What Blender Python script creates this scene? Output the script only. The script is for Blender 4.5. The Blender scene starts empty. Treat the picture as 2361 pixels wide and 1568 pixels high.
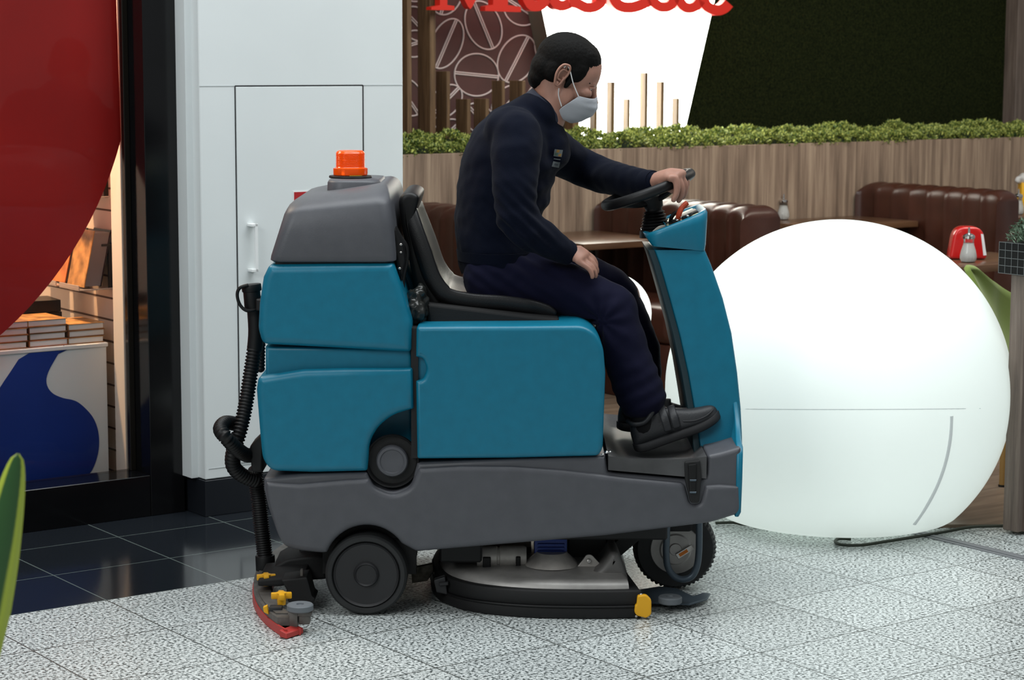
import bpy, bmesh, math, random
import numpy as np
from mathutils import Vector, Matrix, noise
from mathutils.bvhtree import BVHTree
random.seed(7)
PI = math.pi
sc = bpy.context.scene
COL = sc.collection
# ------------------------------------------------------------------ camera
FPX, CAMH, HOR, CX, CY = 4950.0, 1.64, 130.0, 1180.5, 784.0
PITCH = math.atan((CY - HOR) / FPX); ROLL = math.radians(0.2)
_f = Vector((0, math.cos(PITCH), -math.sin(PITCH)))
_u0 = Vector((0, math.sin(PITCH), math.cos(PITCH))); _r0 = Vector((1, 0, 0))
_r = _r0 * math.cos(ROLL) + _u0 * math.sin(ROLL)
_u = -_r0 * math.sin(ROLL) + _u0 * math.cos(ROLL)
CAM = Vector((0, 0, CAMH))
cd = bpy.data.cameras.new('camera'); cam = bpy.data.objects.new('camera', cd); COL.objects.link(cam)
cd.sensor_width = 36.0; cd.lens = FPX / 2361 * 36.0; cd.clip_start = 0.05; cd.clip_end = 100
M = Matrix((( _r.x, _u.x, -_f.x, 0), (_r.y, _u.y, -_f.y, 0), (_r.z, _u.z, -_f.z, CAMH), (0, 0, 0, 1)))
cam.matrix_world = M
cd.dof.use_dof = True; cd.dof.focus_distance = 6.35; cd.dof.aperture_fstop = 7.1
sc.camera = cam
# ------------------------------------------------------------------ light
sc.view_settings.view_transform = 'Standard'; sc.view_settings.look = 'None'
sc.view_settings.gamma = 1.0; sc.view_settings.use_curve_mapping = False
sc.view_settings.exposure = 0.0
w = bpy.data.worlds.new('mall_light'); sc.world = w; w.use_nodes = True
w.node_tree.nodes['Background'].inputs[0].default_value = (0.91, 0.97, 0.985, 1)
w.node_tree.nodes['Background'].inputs[1].default_value = 0.25
def area(name, loc, target, sx, sy, power, color):
    l = bpy.data.lights.new(name, 'AREA'); l.shape = 'RECTANGLE'; l.size = sx; l.size_y = sy
    l.energy = power; l.color = color
    o = bpy.data.objects.new(name, l); COL.objects.link(o); o.location = loc
    o.rotation_euler = (Vector(target) - Vector(loc)).to_track_quat('-Z', 'Y').to_euler()
    return o
area('skylight', (0.6, 6.3, 5.6), (0.6, 6.4, 0), 7.0, 3.2, 390, (0.94, 0.985, 1.0))
area('atrium_light', (-3.5, 1.0, 4.2), (-0.8, 7.4, 1.2), 3.0, 2.0, 150, (0.96, 0.99, 0.985))
area('restaurant_fill_light', (3.2, 9.6, 3.3), (1.6, 11.2, 0.7), 3.0, 1.2, 62, (1.0, 0.90, 0.76))  # unseen warm fill, added to brighten the oak wall, slats and mural

# ------------------------------------------------------------------ geometry helpers
def ray(x, y): return _f + _r * ((x - CX) / FPX) - _u * ((y - CY) / FPX)
def at(x, y, Y):
    d = ray(x, y); return CAM + d * (Y / d.y)
def fl(x, y, z=0.0):
    d = ray(x, y); return CAM + d * ((z - CAMH) / d.z)
TH = math.radians(36)
BU = Vector((math.cos(TH), math.sin(TH), 0)); BW = Vector((-math.sin(TH), math.cos(TH), 0))
def W(u, w_, z): return BU * u + BW * w_ + Vector((0, 0, z))
def uwof(p): return p.dot(BU), p.dot(BW)
def onw(x, y, w_):
    d = ray(x, y); p = CAM + d * (w_ / d.dot(BW)); return p.dot(BU), p.z
def onu(x, y, u):
    d = ray(x, y); p = CAM + d * (u / d.dot(BU)); return p.dot(BW), p.z

def finish(bm, name, m, parent=None, smooth=True, ang=35):
    bmesh.ops.remove_doubles(bm, verts=bm.verts, dist=1e-6)
    bmesh.ops.recalc_face_normals(bm, faces=bm.faces)
    me = bpy.data.meshes.new(name); bm.to_mesh(me); bm.free()
    if smooth:
        me.polygons.foreach_set('use_smooth', [True] * len(me.polygons))
        me.set_sharp_from_angle(angle=math.radians(ang))
    ms = m if isinstance(m, (list, tuple)) else [m]
    for k in ms: me.materials.append(k)
    o = bpy.data.objects.new(name, me); COL.objects.link(o)
    if parent is not None: o.parent = parent; o.matrix_parent_inverse = parent.matrix_world.inverted()
    return o
def tag(o, label=None, cat=None, group=None, kind=None):
    if label: o['label'] = label
    if cat: o['category'] = cat
    if group: o['group'] = group
    if kind: o['kind'] = kind
    return o
def thing(name, label, cat, loc=(0, 0, 0), group=None, rz=0.0):
    o = bpy.data.objects.new(name, None); COL.objects.link(o); o.location = loc; o.rotation_euler = (0, 0, rz)
    o.empty_display_size = 0.1
    bpy.context.view_layer.update()
    return tag(o, label, cat, group)
def struct(o): o['kind'] = 'structure'; return o
def copy_tree(o, parent=None):
    c = o.copy(); COL.objects.link(c)
    if parent is not None: c.parent = parent
    for ch in o.children: copy_tree(ch, c)
    return c
NB = bmesh.new
def merge(dst, src, mi=None):
    me = bpy.data.meshes.new('tmp'); src.to_mesh(me); src.free()
    n0 = len(dst.faces)
    dst.from_mesh(me); bpy.data.meshes.remove(me)
    if mi is not None:
        dst.faces.ensure_lookup_table()
        for i in range(n0, len(dst.faces)): dst.faces[i].material_index = mi
    return dst
def bevel_sharp(t, off, seg=2, ang=30):
    if off <= 0: return
    es = [e for e in t.edges if len(e.link_faces) == 2 and e.calc_face_angle(0) > math.radians(ang)]
    bmesh.ops.bevel(t, geom=es, offset=off, segments=seg, affect='EDGES', clamp_overlap=True, profile=0.5)
def boxp(dst, P, bev=0.0, seg=2, mi=None):
    """box from 8 points: 4 bottom ccw, 4 top"""
    t = NB(); v = [t.verts.new(p) for p in P]
    for f in ((0, 3, 2, 1), (4, 5, 6, 7), (0, 1, 5, 4), (1, 2, 6, 5), (2, 3, 7, 6), (3, 0, 4, 7)):
        t.faces.new([v[i] for i in f])
    bmesh.ops.recalc_face_normals(t, faces=t.faces)
    bevel_sharp(t, bev, seg)
    return merge(dst, t, mi)
def box(dst, x0, x1, y0, y1, z0, z1, bev=0.0, seg=2, mi=None):
    return boxp(dst, [Vector(p) for p in ((x0, y0, z0), (x1, y0, z0), (x1, y1, z0), (x0, y1, z0), (x0, y0, z1), (x1, y0, z1), (x1, y1, z1), (x0, y1, z1))], bev, seg, mi)
def boxw(dst, u0, u1, w0, w1, z0, z1, bev=0.0, seg=2, mi=None):
    return boxp(dst, [W(*p) for p in ((u0, w0, z0), (u1, w0, z0), (u1, w1, z0), (u0, w1, z0), (u0, w0, z1), (u1, w0, z1), (u1, w1, z1), (u0, w1, z1))], bev, seg, mi)
def fillet(pts, n=5):
    """pts (x, y[, r]) -> list of 2D points with rounded corners"""
    out = []; N = len(pts)
    for i, p in enumerate(pts):
        r = p[2] if len(p) > 2 else 0
        P = Vector(p[:2])
        if r <= 0: out.append(P); continue
        A = Vector(pts[i - 1][:2]); B = Vector(pts[(i + 1) % N][:2])
        a = (A - P); b = (B - P); la, lb = a.length, b.length
        d = min(r, la * .48, lb * .48)
        s = P + a / la * d; e = P + b / lb * d
        for k in range(n + 1):
            t = k / n; out.append(s * (1 - t) ** 2 + P * 2 * t * (1 - t) + e * t * t)
    return out
def cr(P, n=6, closed=False):
    P = [Vector(p) for p in P]; out = []; N = len(P)
    for i in range(N if closed else N - 1):
        if closed: a, b, c, d = P[i - 1], P[i], P[(i + 1) % N], P[(i + 2) % N]
        else: a = P[max(i - 1, 0)]; b = P[i]; c = P[i + 1]; d = P[min(i + 2, N - 1)]
        for k in range(n):
            t = k / n
            out.append(0.5 * ((2 * b) + (c - a) * t + (2 * a - 5 * b + 4 * c - d) * t * t + (3 * b - a - 3 * c + d) * t ** 3))
    if not closed: out.append(P[-1])
    return out
def prism(dst, P3, D, bev=0.0, seg=3, mi=None, ang=None):
    """extrude a (possibly concave) polygon along vector D, rims rounded by inset rings"""
    from mathutils.geometry import delaunay_2d_cdt
    D = Vector(D); P3 = [Vector(p) for p in P3]
    Q = [P3[0]]
    for p in P3[1:]:
        if (p - Q[-1]).length > 3e-4: Q.append(p)
    if (Q[0] - Q[-1]).length <= 3e-4: Q.pop()
    P3 = Q; n = len(P3); z = D.normalized(); c = sum(P3, Vector()) / n
    x = (P3[1] - P3[0]); x = (x - z * x.dot(z)).normalized(); y = z.cross(x)
    xy = [((p - c).dot(x), (p - c).dot(y), (p - c).dot(z)) for p in P3]
    if sum(xy[i - 1][0] * xy[i][1] - xy[i][0] * xy[i - 1][1] for i in range(n)) < 0: xy = xy[::-1]; P3 = P3[::-1]
    off = []
    for i in range(n):
        a_, b_, d_ = (Vector(xy[i - 1][:2]), Vector(xy[i][:2]), Vector(xy[(i + 1) % n][:2]))
        e1 = (b_ - a_).normalized(); e2 = (d_ - b_).normalized(); n1 = Vector((-e1.y, e1.x)); n2 = Vector((-e2.y, e2.x))
        m_ = (n1 + n2); m_ = m_ / max(.5, 1 + n1.dot(n2)); off.append(x * m_.x + y * m_.y)
    t = NB(); rings = []
    Lz = D.length
    if bev > 0:
        bz = min(bev, Lz * .45)
        prof = [(bev + min(.003, bev * .4), 0.0)] + [(bev * (1 - math.sin(PI / 2 * k / seg)), bz * (1 - math.cos(PI / 2 * k / seg))) for k in range(seg + 1)]
        prof = prof + [(i_, Lz - h) for i_, h in prof[::-1]]
    else: prof = [(0, 0), (0, Lz)]
    def inset(ins):
        """inset outline; where it would fold over itself the folded run is merged into one point"""
        q_ = [P3[i] + off[i] * ins for i in range(n)]
        if ins == 0: return q_
        cl = [[i] for i in range(n)]
        for _ in range(60):
            ch = False; k = 0
            while k < len(cl) and len(cl) > 3:
                A_, B_ = cl[k], cl[(k + 1) % len(cl)]
                ra = sum((q_[i] for i in A_), Vector()) / len(A_); rb = sum((q_[i] for i in B_), Vector()) / len(B_)
                if (rb - ra).dot(P3[B_[0]] - P3[A_[-1]]) < 1e-9:
                    if k + 1 < len(cl): cl[k] = A_ + B_; cl.pop(k + 1)
                    else: cl[0] = A_ + B_; cl.pop(k); k = 0
                    ch = True
                else: k += 1
            if not ch: break
        for c_ in cl:
            m_ = sum((q_[i] for i in c_), Vector()) / len(c_)
            for i in c_: q_[i] = m_
        return q_
    cap_poly = []
    for ins, h in prof:
        q_ = inset(ins); cap_poly.append(q_); rings.append([t.verts.new(p + z * h) for p in q_])
    for i in range(len(rings) - 1):
        for k in range(n): t.faces.new((rings[i][k], rings[i][(k + 1) % n], rings[i + 1][(k + 1) % n], rings[i + 1][k]))
    from mathutils.geometry import tessellate_polygon
    for ring in (rings[0], rings[-1]):
        rr_ = [ring[0]]
        for v in ring[1:]:
            if (v.co - rr_[-1].co).length > 1e-7: rr_.append(v)
        if (rr_[0].co - rr_[-1].co).length <= 1e-7: rr_.pop()
        pts = [Vector(((v.co - c).dot(x), (v.co - c).dot(y), 0)) for v in rr_]
        for f in tessellate_polygon([pts]):
            try: t.faces.new([rr_[i] for i in f])
            except ValueError: pass
    bmesh.ops.remove_doubles(t, verts=t.verts, dist=1e-7)
    bmesh.ops.recalc_face_normals(t, faces=t.faces)
    return merge(dst, t, mi)
def pxprism(dst, px, Y, D, bev=0.0, seg=3, mi=None, n=5):
    """outline in photo pixels -> (X, Z) at depth Y, extruded back by D metres"""
    P = [at(q.x, q.y, Y) for q in fillet(px, n)]
    return prism(dst, P, Vector((0, D, 0)), bev, seg, mi)
def xzprism(dst, pts, y0, y1, bev=0.0, seg=3, mi=None, n=5):
    P = [Vector((q.x, y0, q.y)) for q in fillet(pts, n)]
    return prism(dst, P, Vector((0, y1 - y0, 0)), bev, seg, mi)
def limb(dst, P, R, seg=18, bdir=(0, 1, 0), cap=True, mi=None, closed=False):
    """sweep of ellipses: R entries r or (r_inplane, r_b)"""
    P = [Vector(p) for p in P]; N = len(P); bd = Vector(bdir)
    R = [(r, r) if not isinstance(r, (tuple, list, Vector)) else (r[0], r[1]) for r in R]
    T = []
    for i in range(N):
        if closed: t = P[(i + 1) % N] - P[i - 1]
        else: t = P[min(i + 1, N - 1)] - P[max(i - 1, 0)]
        T.append(t.normalized())
    rings = []; t_ = NB()
    def ring(c, t, ra, rb):
        b = bd - t * bd.dot(t)
        if b.length < 1e-3: b = Vector((1, 0, 0)) - t * t.x
        b.normalize(); n = b.cross(t)
        return [t_.verts.new(c + n * ra * math.cos(2 * PI * k / seg) + b * rb * math.sin(2 * PI * k / seg)) for k in range(seg)]
    if cap and not closed:
        for s in (0.0, .5, .87):
            pass
        ra, rb = R[0]; r = min(ra, rb)
        rings.append(ring(P[0] - T[0] * r * .95, T[0], ra * .28, rb * .28))
        rings.append(ring(P[0] - T[0] * r * .70, T[0], ra * .70, rb * .70))
        rings.append(ring(P[0] - T[0] * r * .35, T[0], ra * .93, rb * .93))
    for i in range(N): rings.append(ring(P[i], T[i], *R[i]))
    if cap and not closed:
        ra, rb = R[-1]; r = min(ra, rb)
        rings.append(ring(P[-1] + T[-1] * r * .35, T[-1], ra * .93, rb * .93))
        rings.append(ring(P[-1] + T[-1] * r * .70, T[-1], ra * .70, rb * .70))
        rings.append(ring(P[-1] + T[-1] * r * .95, T[-1], ra * .28, rb * .28))
    K = len(rings)
    for i in range(K if closed else K - 1):
        a, b = rings[i], rings[(i + 1) % K]
        for k in range(seg): t_.faces.new((a[k], a[(k + 1) % seg], b[(k + 1) % seg], b[k]))
    if not closed: t_.faces.new(rings[0][::-1]); t_.faces.new(rings[-1])
    bmesh.ops.recalc_face_normals(t_, faces=t_.faces)
    return merge(dst, t_, mi)
def tube(dst, P, r, seg=12, mi=None, closed=False, n=0, flat=True):
    if n: P = cr(P, n, closed)
    t_ = limb(dst, P, [r] * len(P), seg, (0.13, 0.97, 0.21), cap=False, mi=mi, closed=closed)
    return t_
def ell(dst, c, r, rot=(0, 0, 0), seg=24, mi=None):
    t = NB(); bmesh.ops.create_uvsphere(t, u_segments=seg, v_segments=seg // 2 + 2, radius=1)
    m = Matrix.Translation(Vector(c)) @ Matrix.Rotation(rot[2], 4, 'Z') @ Matrix.Rotation(rot[1], 4, 'Y') @ Matrix.Rotation(rot[0], 4, 'X') @ Matrix.Diagonal((r[0], r[1], r[2], 1))
    t.transform(m); return merge(dst, t, mi)
def lathe(dst, c, axis, prof, seg=40, mi=None):
    """prof list of (r, h) along axis from c"""
    a = Vector(axis).normalized(); q = a.to_track_quat('Z', 'Y').to_matrix()
    t = NB(); rings = []
    for r, h in prof:
        if r < 1e-5: rings.append([t.verts.new(Vector(c) + a * h)])
        else: rings.append([t.verts.new(Vector(c) + a * h + q @ Vector((r * math.cos(2 * PI * k / seg), r * math.sin(2 * PI * k / seg), 0))) for k in range(seg)])
    for i in range(len(rings) - 1):
        A, B = rings[i], rings[i + 1]
        for k in range(seg):
            k2 = (k + 1) % seg
            if len(A) == 1 and len(B) == 1: continue
            if len(A) == 1: t.faces.new((A[0], B[k2], B[k]))
            elif len(B) == 1: t.faces.new((A[k], A[k2], B[0]))
            else: t.faces.new((A[k], A[k2], B[k2], B[k]))
    bmesh.ops.recalc_face_normals(t, faces=t.faces)
    return merge(dst, t, mi)
def cyl(dst, a, b, r, seg=24, bev=0.0, mi=None):
    a = Vector(a); b = Vector(b); L = (b - a).length; e = min(bev, r * .5, L * .4)
    if e > 0: prof = [(0, 0), (r - e, 0), (r - e * .3, e * .3), (r, e), (r, L - e), (r - e * .3, L - e * .3), (r - e, L), (0, L)]
    else: prof = [(0, 0), (r, 0), (r, L), (0, L)]
    return lathe(dst, a, b - a, prof, seg, mi)
def modbake(o, mods):
    """apply modifiers by evaluating, keep a plain mesh"""
    for typ, kw in mods:
        m_ = o.modifiers.new(typ.lower(), typ)
        for k, v in kw.items(): setattr(m_, k, v)
    bpy.context.view_layer.update()
    dg = bpy.context.evaluated_depsgraph_get()
    me = bpy.data.meshes.new_from_object(o.evaluated_get(dg))
    mats = list(o.data.materials)
    old = o.data; o.modifiers.clear(); o.data = me; me.name = old.name
    if not me.materials:
        for m_ in mats: me.materials.append(m_)
    me.polygons.foreach_set('use_smooth', [True] * len(me.polygons))
    bpy.data.meshes.remove(old)
    return o
def remesh(o, vox, sm=6, dec=None):
    mods = [('REMESH', dict(mode='VOXEL', voxel_size=vox)), ('SMOOTH', dict(factor=0.5, iterations=sm))]
    return modbake(o, mods)
def displace(o, fn):
    me = o.data; n = len(me.vertices)
    co = np.empty(n * 3, np.float32); me.vertices.foreach_get('co', co); co = co.reshape(n, 3)
    no = np.array([v.normal[:] for v in me.vertices], np.float32)
    d = np.array([fn(Vector(c)) for c in co], np.float32)
    me.vertices.foreach_set('co', (co + no * d[:, None]).ravel()); me.update()

# ------------------------------------------------------------------ materials
def newmat(name):
    m = bpy.data.materials.new(name); m.use_nodes = True
    nt = m.node_tree; return m, nt, nt.nodes['Principled BSDF']
def mat(name, col, rough=0.5, metal=0.0, bump=0.0, bscale=200.0, spec=0.5, coat=0.0, var=0.0, vscale=6.0, emis=None, es=0.0, trans=0.0, ior=1.45, sheen=0.0, stretch=None):
    m, nt, b = newmat(name); b.inputs['Base Color'].default_value = (*col, 1); b.inputs['Roughness'].default_value = rough
    b.inputs['Metallic'].default_value = metal; b.inputs['Specular IOR Level'].default_value = spec
    b.inputs['Coat Weight'].default_value = coat; b.inputs['Transmission Weight'].default_value = trans; b.inputs['IOR'].default_value = ior
    b.inputs['Sheen Weight'].default_value = sheen
    if emis: b.inputs['Emission Color'].default_value = (*emis, 1); b.inputs['Emission Strength'].default_value = es
    N = nt.nodes; L = nt.links
    tc = N.new('ShaderNodeTexCoord'); src = tc.outputs['Object']
    if stretch:
        mp = N.new('ShaderNodeMapping'); mp.inputs['Scale'].default_value = stretch; L.new(src, mp.inputs[0]); src = mp.outputs[0]
    if bump > 0:
        n = N.new('ShaderNodeTexNoise'); n.inputs['Scale'].default_value = bscale; n.inputs['Detail'].default_value = 3
        L.new(src, n.inputs['Vector'])
        bp = N.new('ShaderNodeBump'); bp.inputs['Strength'].default_value = bump; bp.inputs['Distance'].default_value = 0.002
        L.new(n.outputs['Fac'], bp.inputs['Height']); L.new(bp.outputs[0], b.inputs['Normal'])
    if var > 0:
        n = N.new('ShaderNodeTexNoise'); n.inputs['Scale'].default_value = vscale; n.inputs['Detail'].default_value = 5
        L.new(src, n.inputs['Vector'])
        r = N.new('ShaderNodeValToRGB'); c0 = [max(0, c * (1 - var)) for c in col]; c1 = [min(1, c * (1 + var)) for c in col]
        r.color_ramp.elements[0].position = .3; r.color_ramp.elements[1].position = .7
        r.color_ramp.elements[0].color = (*c0, 1); r.color_ramp.elements[1].color = (*c1, 1)
        L.new(n.outputs['Fac'], r.inputs[0]); L.new(r.outputs[0], b.inputs['Base Color'])
    return m
def woodmat(name, ca, cb, cc, su=26.0, sz=1.6, rough=0.55, vertical=True):
    """grain runs along z (vertical) or along object y"""
    m, nt, b = newmat(name); N = nt.nodes; L = nt.links
    tc = N.new('ShaderNodeTexCoord'); mp = N.new('ShaderNodeMapping')
    mp.inputs['Rotation'].default_value = (0, 0, -TH)
    mp.inputs['Scale'].default_value = (1, 1, 1)
    L.new(tc.outputs['Object'], mp.inputs[0])
    mq = N.new('ShaderNodeMapping'); mq.inputs['Scale'].default_value = (su, su, sz) if vertical else (su * .1, su, su)
    L.new(mp.outputs[0], mq.inputs[0])
    n = N.new('ShaderNodeTexNoise'); n.inputs['Scale'].default_value = 1.0; n.inputs['Detail'].default_value = 6; n.inputs['Roughness'].default_value = .65
    L.new(mq.outputs[0], n.inputs['Vector'])
    r = N.new('ShaderNodeValToRGB'); r.color_ramp.elements[0].position = .32; r.color_ramp.elements[1].position = .68
    r.color_ramp.elements[0].color = (*ca, 1); r.color_ramp.elements[1].color = (*cc, 1)
    e = r.color_ramp.elements.new(.5); e.color = (*cb, 1)
    L.new(n.outputs['Fac'], r.inputs[0]); L.new(r.outputs[0], b.inputs['Base Color'])
    bp = N.new('ShaderNodeBump'); bp.inputs['Strength'].default_value = .25; bp.inputs['Distance'].default_value = .002
    L.new(n.outputs['Fac'], bp.inputs['Height']); L.new(bp.outputs[0], b.inputs['Normal'])
    b.inputs['Roughness'].default_value = rough
    return m
M_teal = mat('teal_plastic', (0.002, 0.148, 0.240), .38, bump=.10, bscale=260, var=.06, vscale=30)
M_grey = mat('grey_plastic', (0.075, 0.077, 0.088), .46, bump=.14, bscale=280, var=.06, vscale=25)
M_black = mat('black_plastic', (0.0040, 0.0040, 0.0045), .48, spec=.4)
M_blackm = mat('black_matte_plastic', (0.006, 0.006, 0.0065), .65, bump=.2, bscale=120)
M_rubber = mat('black_rubber', (0.016, 0.017, 0.018), .62, bump=.15, bscale=90, var=.2, vscale=20)
M_hub = mat('dark_hub_plastic', (0.018, 0.018, 0.020), .5)
M_vinyl = mat('black_vinyl', (0.010, 0.010, 0.011), .42, bump=.25, bscale=320)
M_vinylg = mat('grey_seat_vinyl', (0.10, 0.11, 0.13), .45, bump=.2, bscale=320)
M_yellow = mat('yellow_plastic', (0.80, 0.40, 0.01), .42)
M_red = mat('red_rubber', (0.42, 0.035, 0.03), .45)
M_alu = mat('cast_aluminium', (0.36, 0.345, 0.33), .42, metal=.3, bump=.2, bscale=80, var=.2, vscale=12)
M_motor = mat('machined_motor_casing', (0.50, 0.47, 0.44), .38, metal=.25, var=.15, vscale=30)
M_steel = mat('steel', (0.42, 0.40, 0.38), .32, metal=.9)
M_steelb = mat('bluish_painted_steel', (0.07, 0.095, 0.12), .38, metal=.3)
M_chrome = mat('chrome', (0.7, 0.7, 0.7), .15, metal=1)
M_frame = mat('squeegee_frame_metal', (0.13, 0.12, 0.11), .5, metal=.35, var=.25, vscale=30)
M_roller = mat('grey_roller_rubber', (0.13, 0.145, 0.16), .6)
M_bluem = mat('blue_painted_motor', (0.008, 0.035, 0.22), .45)
M_orange = mat('orange_lens', (1.0, 0.11, 0.004), .18, trans=.25, emis=(1.0, .10, .002), es=.10)
M_label = mat('pale_label', (0.75, 0.76, 0.62), .5)
M_labely = mat('yellow_label', (0.65, 0.60, 0.05), .5)
M_cream = mat('cream_label_panel', (0.62, 0.62, 0.40), .4)
M_oran = mat('orange_label', (0.75, 0.20, 0.01), .5)
M_redp = mat('red_plastic', (0.55, 0.012, 0.012), .22, coat=.5)
M_redg = mat('orange_red_lever', (0.60, 0.08, 0.03), .35)
M_white = mat('white_painted_metal', (0.70, 0.74, 0.745), .5, bump=.05, bscale=400, var=.02, vscale=3)
M_whiteh = mat('white_handle', (0.80, 0.82, 0.82), .35)
M_gap = mat('dark_gap', (0.02, 0.02, 0.022), .8)
M_bstone = mat('black_polished_stone', (0.0035, 0.0035, 0.004), .13, var=.2)
M_base = mat('dark_skirting_tile', (0.010, 0.012, 0.016), .28, bump=.05, bscale=60)
M_skin = mat('skin', (0.36, 0.185, 0.135), .52, bump=.12, bscale=260, var=.13, vscale=22)
M_skin.node_tree.nodes['Principled BSDF'].inputs['Subsurface Weight'].default_value = .12
M_skin.node_tree.nodes['Principled BSDF'].inputs['Subsurface Radius'].default_value = (.012, .005, .003)
M_hair = mat('black_hair', (0.0028, 0.0024, 0.0022), .7, bump=.9, bscale=240, spec=.15, stretch=(1, 1, .35))
M_cube = mat('black_cube_laminate', (0.003, 0.003, 0.003), .6, spec=.2)
M_sweat = mat('navy_knit', (0.0026, 0.0042, 0.0115), .9, bump=.4, bscale=420, spec=.10, sheen=.03)
M_trous = mat('navy_cotton', (0.0055, 0.0058, 0.0200), .85, bump=.25, bscale=600, spec=.12, sheen=.03)
M_mask = mat('white_mask_fabric', (0.40, 0.415, 0.45), .8, bump=.15, bscale=300)
M_maskl = mat('mask_loop', (0.70, 0.70, 0.70), .7)
M_shoe = mat('black_shoe_leather', (0.020, 0.021, 0.024), .5, bump=.3, bscale=180)
M_sole = mat('shoe_sole_rubber', (0.022, 0.022, 0.024), .7)
M_sock = mat('black_sock', (0.004, 0.004, 0.005), .95)
M_eye = mat('eye_white', (0.6, 0.6, 0.58), .2)
M_iris = mat('dark_iris', (0.01, 0.006, 0.004), .1)
M_bench = mat('brown_leather', (0.046, 0.0145, 0.0085), .33, bump=.3, bscale=140, var=.18, vscale=8)
M_tabw = woodmat('table_wood', (0.055, 0.026, 0.014), (0.10, 0.050, 0.026), (0.15, 0.075, 0.038), 14, 14, .28, vertical=False)
M_dark = mat('dark_table_base', (0.010, 0.008, 0.008), .5)
M_glass = mat('shaker_glass', (0.9, 0.92, 0.92), .06, trans=1.0)
M_sugar = mat('sugar', (0.80, 0.79, 0.76), .85, bump=.5, bscale=900)
M_green = mat('green_upholstery', (0.20, 0.27, 0.055), .85, bump=.3, bscale=400, sheen=.2)
M_legw = mat('yellow_wood_leg', (0.30, 0.17, 0.05), .5)
M_ywl = mat('yellow_card', (0.70, 0.38, 0.01), .5)
M_film = mat('clear_film', (0.75, 0.75, 0.75), .2, trans=.4)
M_cable = mat('olive_cable', (0.035, 0.042, 0.028), .55)
M_oak = woodmat('greyed_oak_board', (0.135, 0.093, 0.066), (0.255, 0.180, 0.128), (0.40, 0.30, 0.215), 34, 1.3, .6)
M_oakd = woodmat('weathered_oak_board', (0.075, 0.055, 0.045), (0.125, 0.092, 0.074), (0.18, 0.14, 0.115), 40, 2.2, .6)
M_slat = woodmat('brown_wood_slat', (0.075, 0.040, 0.017), (0.13, 0.072, 0.031), (0.20, 0.12, 0.058), 60, 3, .55)
M_wfl = woodmat('wood_floor', (0.10, 0.068, 0.045), (0.16, 0.11, 0.075), (0.22, 0.16, 0.11), 22, 22, .4, vertical=False)
M_mural = mat('maroon_wallpaper', (0.085, 0.037, 0.034), .6, var=.25, vscale=3)
M_line = mat('pale_printed_line', (0.70, 0.62, 0.60), .6)
M_panel = mat('lit_white_panel', (0.9, 0.9, 0.85), .5, emis=(0.97, 1.0, 0.88), es=11)
M_paneledge = mat('panel_edge', (0.16, 0.15, 0.11), .6)
M_redlet = mat('red_sign_letter', (0.62, 0.022, 0.010), .35, emis=(.8, .02, .008), es=.06)
M_slatwall = mat('cream_slatwall', (0.66, 0.56, 0.47), .55)
M_groove = mat('slatwall_groove', (0.10, 0.06, 0.04), .7)
M_post = mat('white_post', (0.74, 0.71, 0.66), .5)
M_disc = mat('red_banner', (0.42, 0.008, 0.005), .5, var=.12, vscale=2.5)
M_counter = mat('white_counter', (0.78, 0.81, 0.81), .5)
M_blue = mat('blue_graphic', (0.006, 0.035, 0.26), .5, var=.12, vscale=3)
M_page = mat('book_pages', (0.85, 0.87, 0.87), .8, bump=.6, bscale=500, stretch=(1, 1, 12))
M_cov = [mat('book_cover_gold', (0.42, 0.22, 0.07), .35, var=.6, vscale=18), mat('book_cover_brown', (0.20, 0.10, 0.045), .35, var=.5, vscale=16),
         mat('book_cover_black', (0.008, 0.007, 0.007), .3), mat('book_cover_rust', (0.50, 0.17, 0.05), .4, var=.6, vscale=12)]
M_bookg = mat('grey_book_edge', (0.20, 0.19, 0.20), .7, bump=.5, bscale=400, stretch=(20, 20, 1))
M_redsign = mat('red_sign', (0.40, 0.010, 0.015), .4)
M_pot = mat('dark_pot', (0.02, 0.02, 0.022), .4)
M_soil = mat('soil', (0.02, 0.013, 0.009), .95, bump=1, bscale=60)

def leafmat(name, a, b_, scale=40):
    m, nt, b = newmat(name); N = nt.nodes; L = nt.links
    oi = N.new('ShaderNodeTexCoord'); n = N.new('ShaderNodeTexNoise'); n.inputs['Scale'].default_value = scale
    L.new(oi.outputs['Object'], n.inputs['Vector']); r = N.new('ShaderNodeValToRGB')
    r.color_ramp.elements[0].position = .42; r.color_ramp.elements[1].position = .62
    r.color_ramp.elements[0].color = (*a, 1); r.color_ramp.elements[1].color = (*b_, 1)
    L.new(n.outputs['Fac'], r.inputs[0]); L.new(r.outputs[0], b.inputs['Base Color']); b.inputs['Roughness'].default_value = .5
    return m
M_leaf = leafmat('boxwood_leaf', (0.020, 0.072, 0.008), (0.54, 0.58, 0.14), 95)
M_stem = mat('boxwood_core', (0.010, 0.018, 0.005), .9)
M_herb = leafmat('grey_green_herb', (0.05, 0.09, 0.05), (0.16, 0.24, 0.16), 50)

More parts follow.
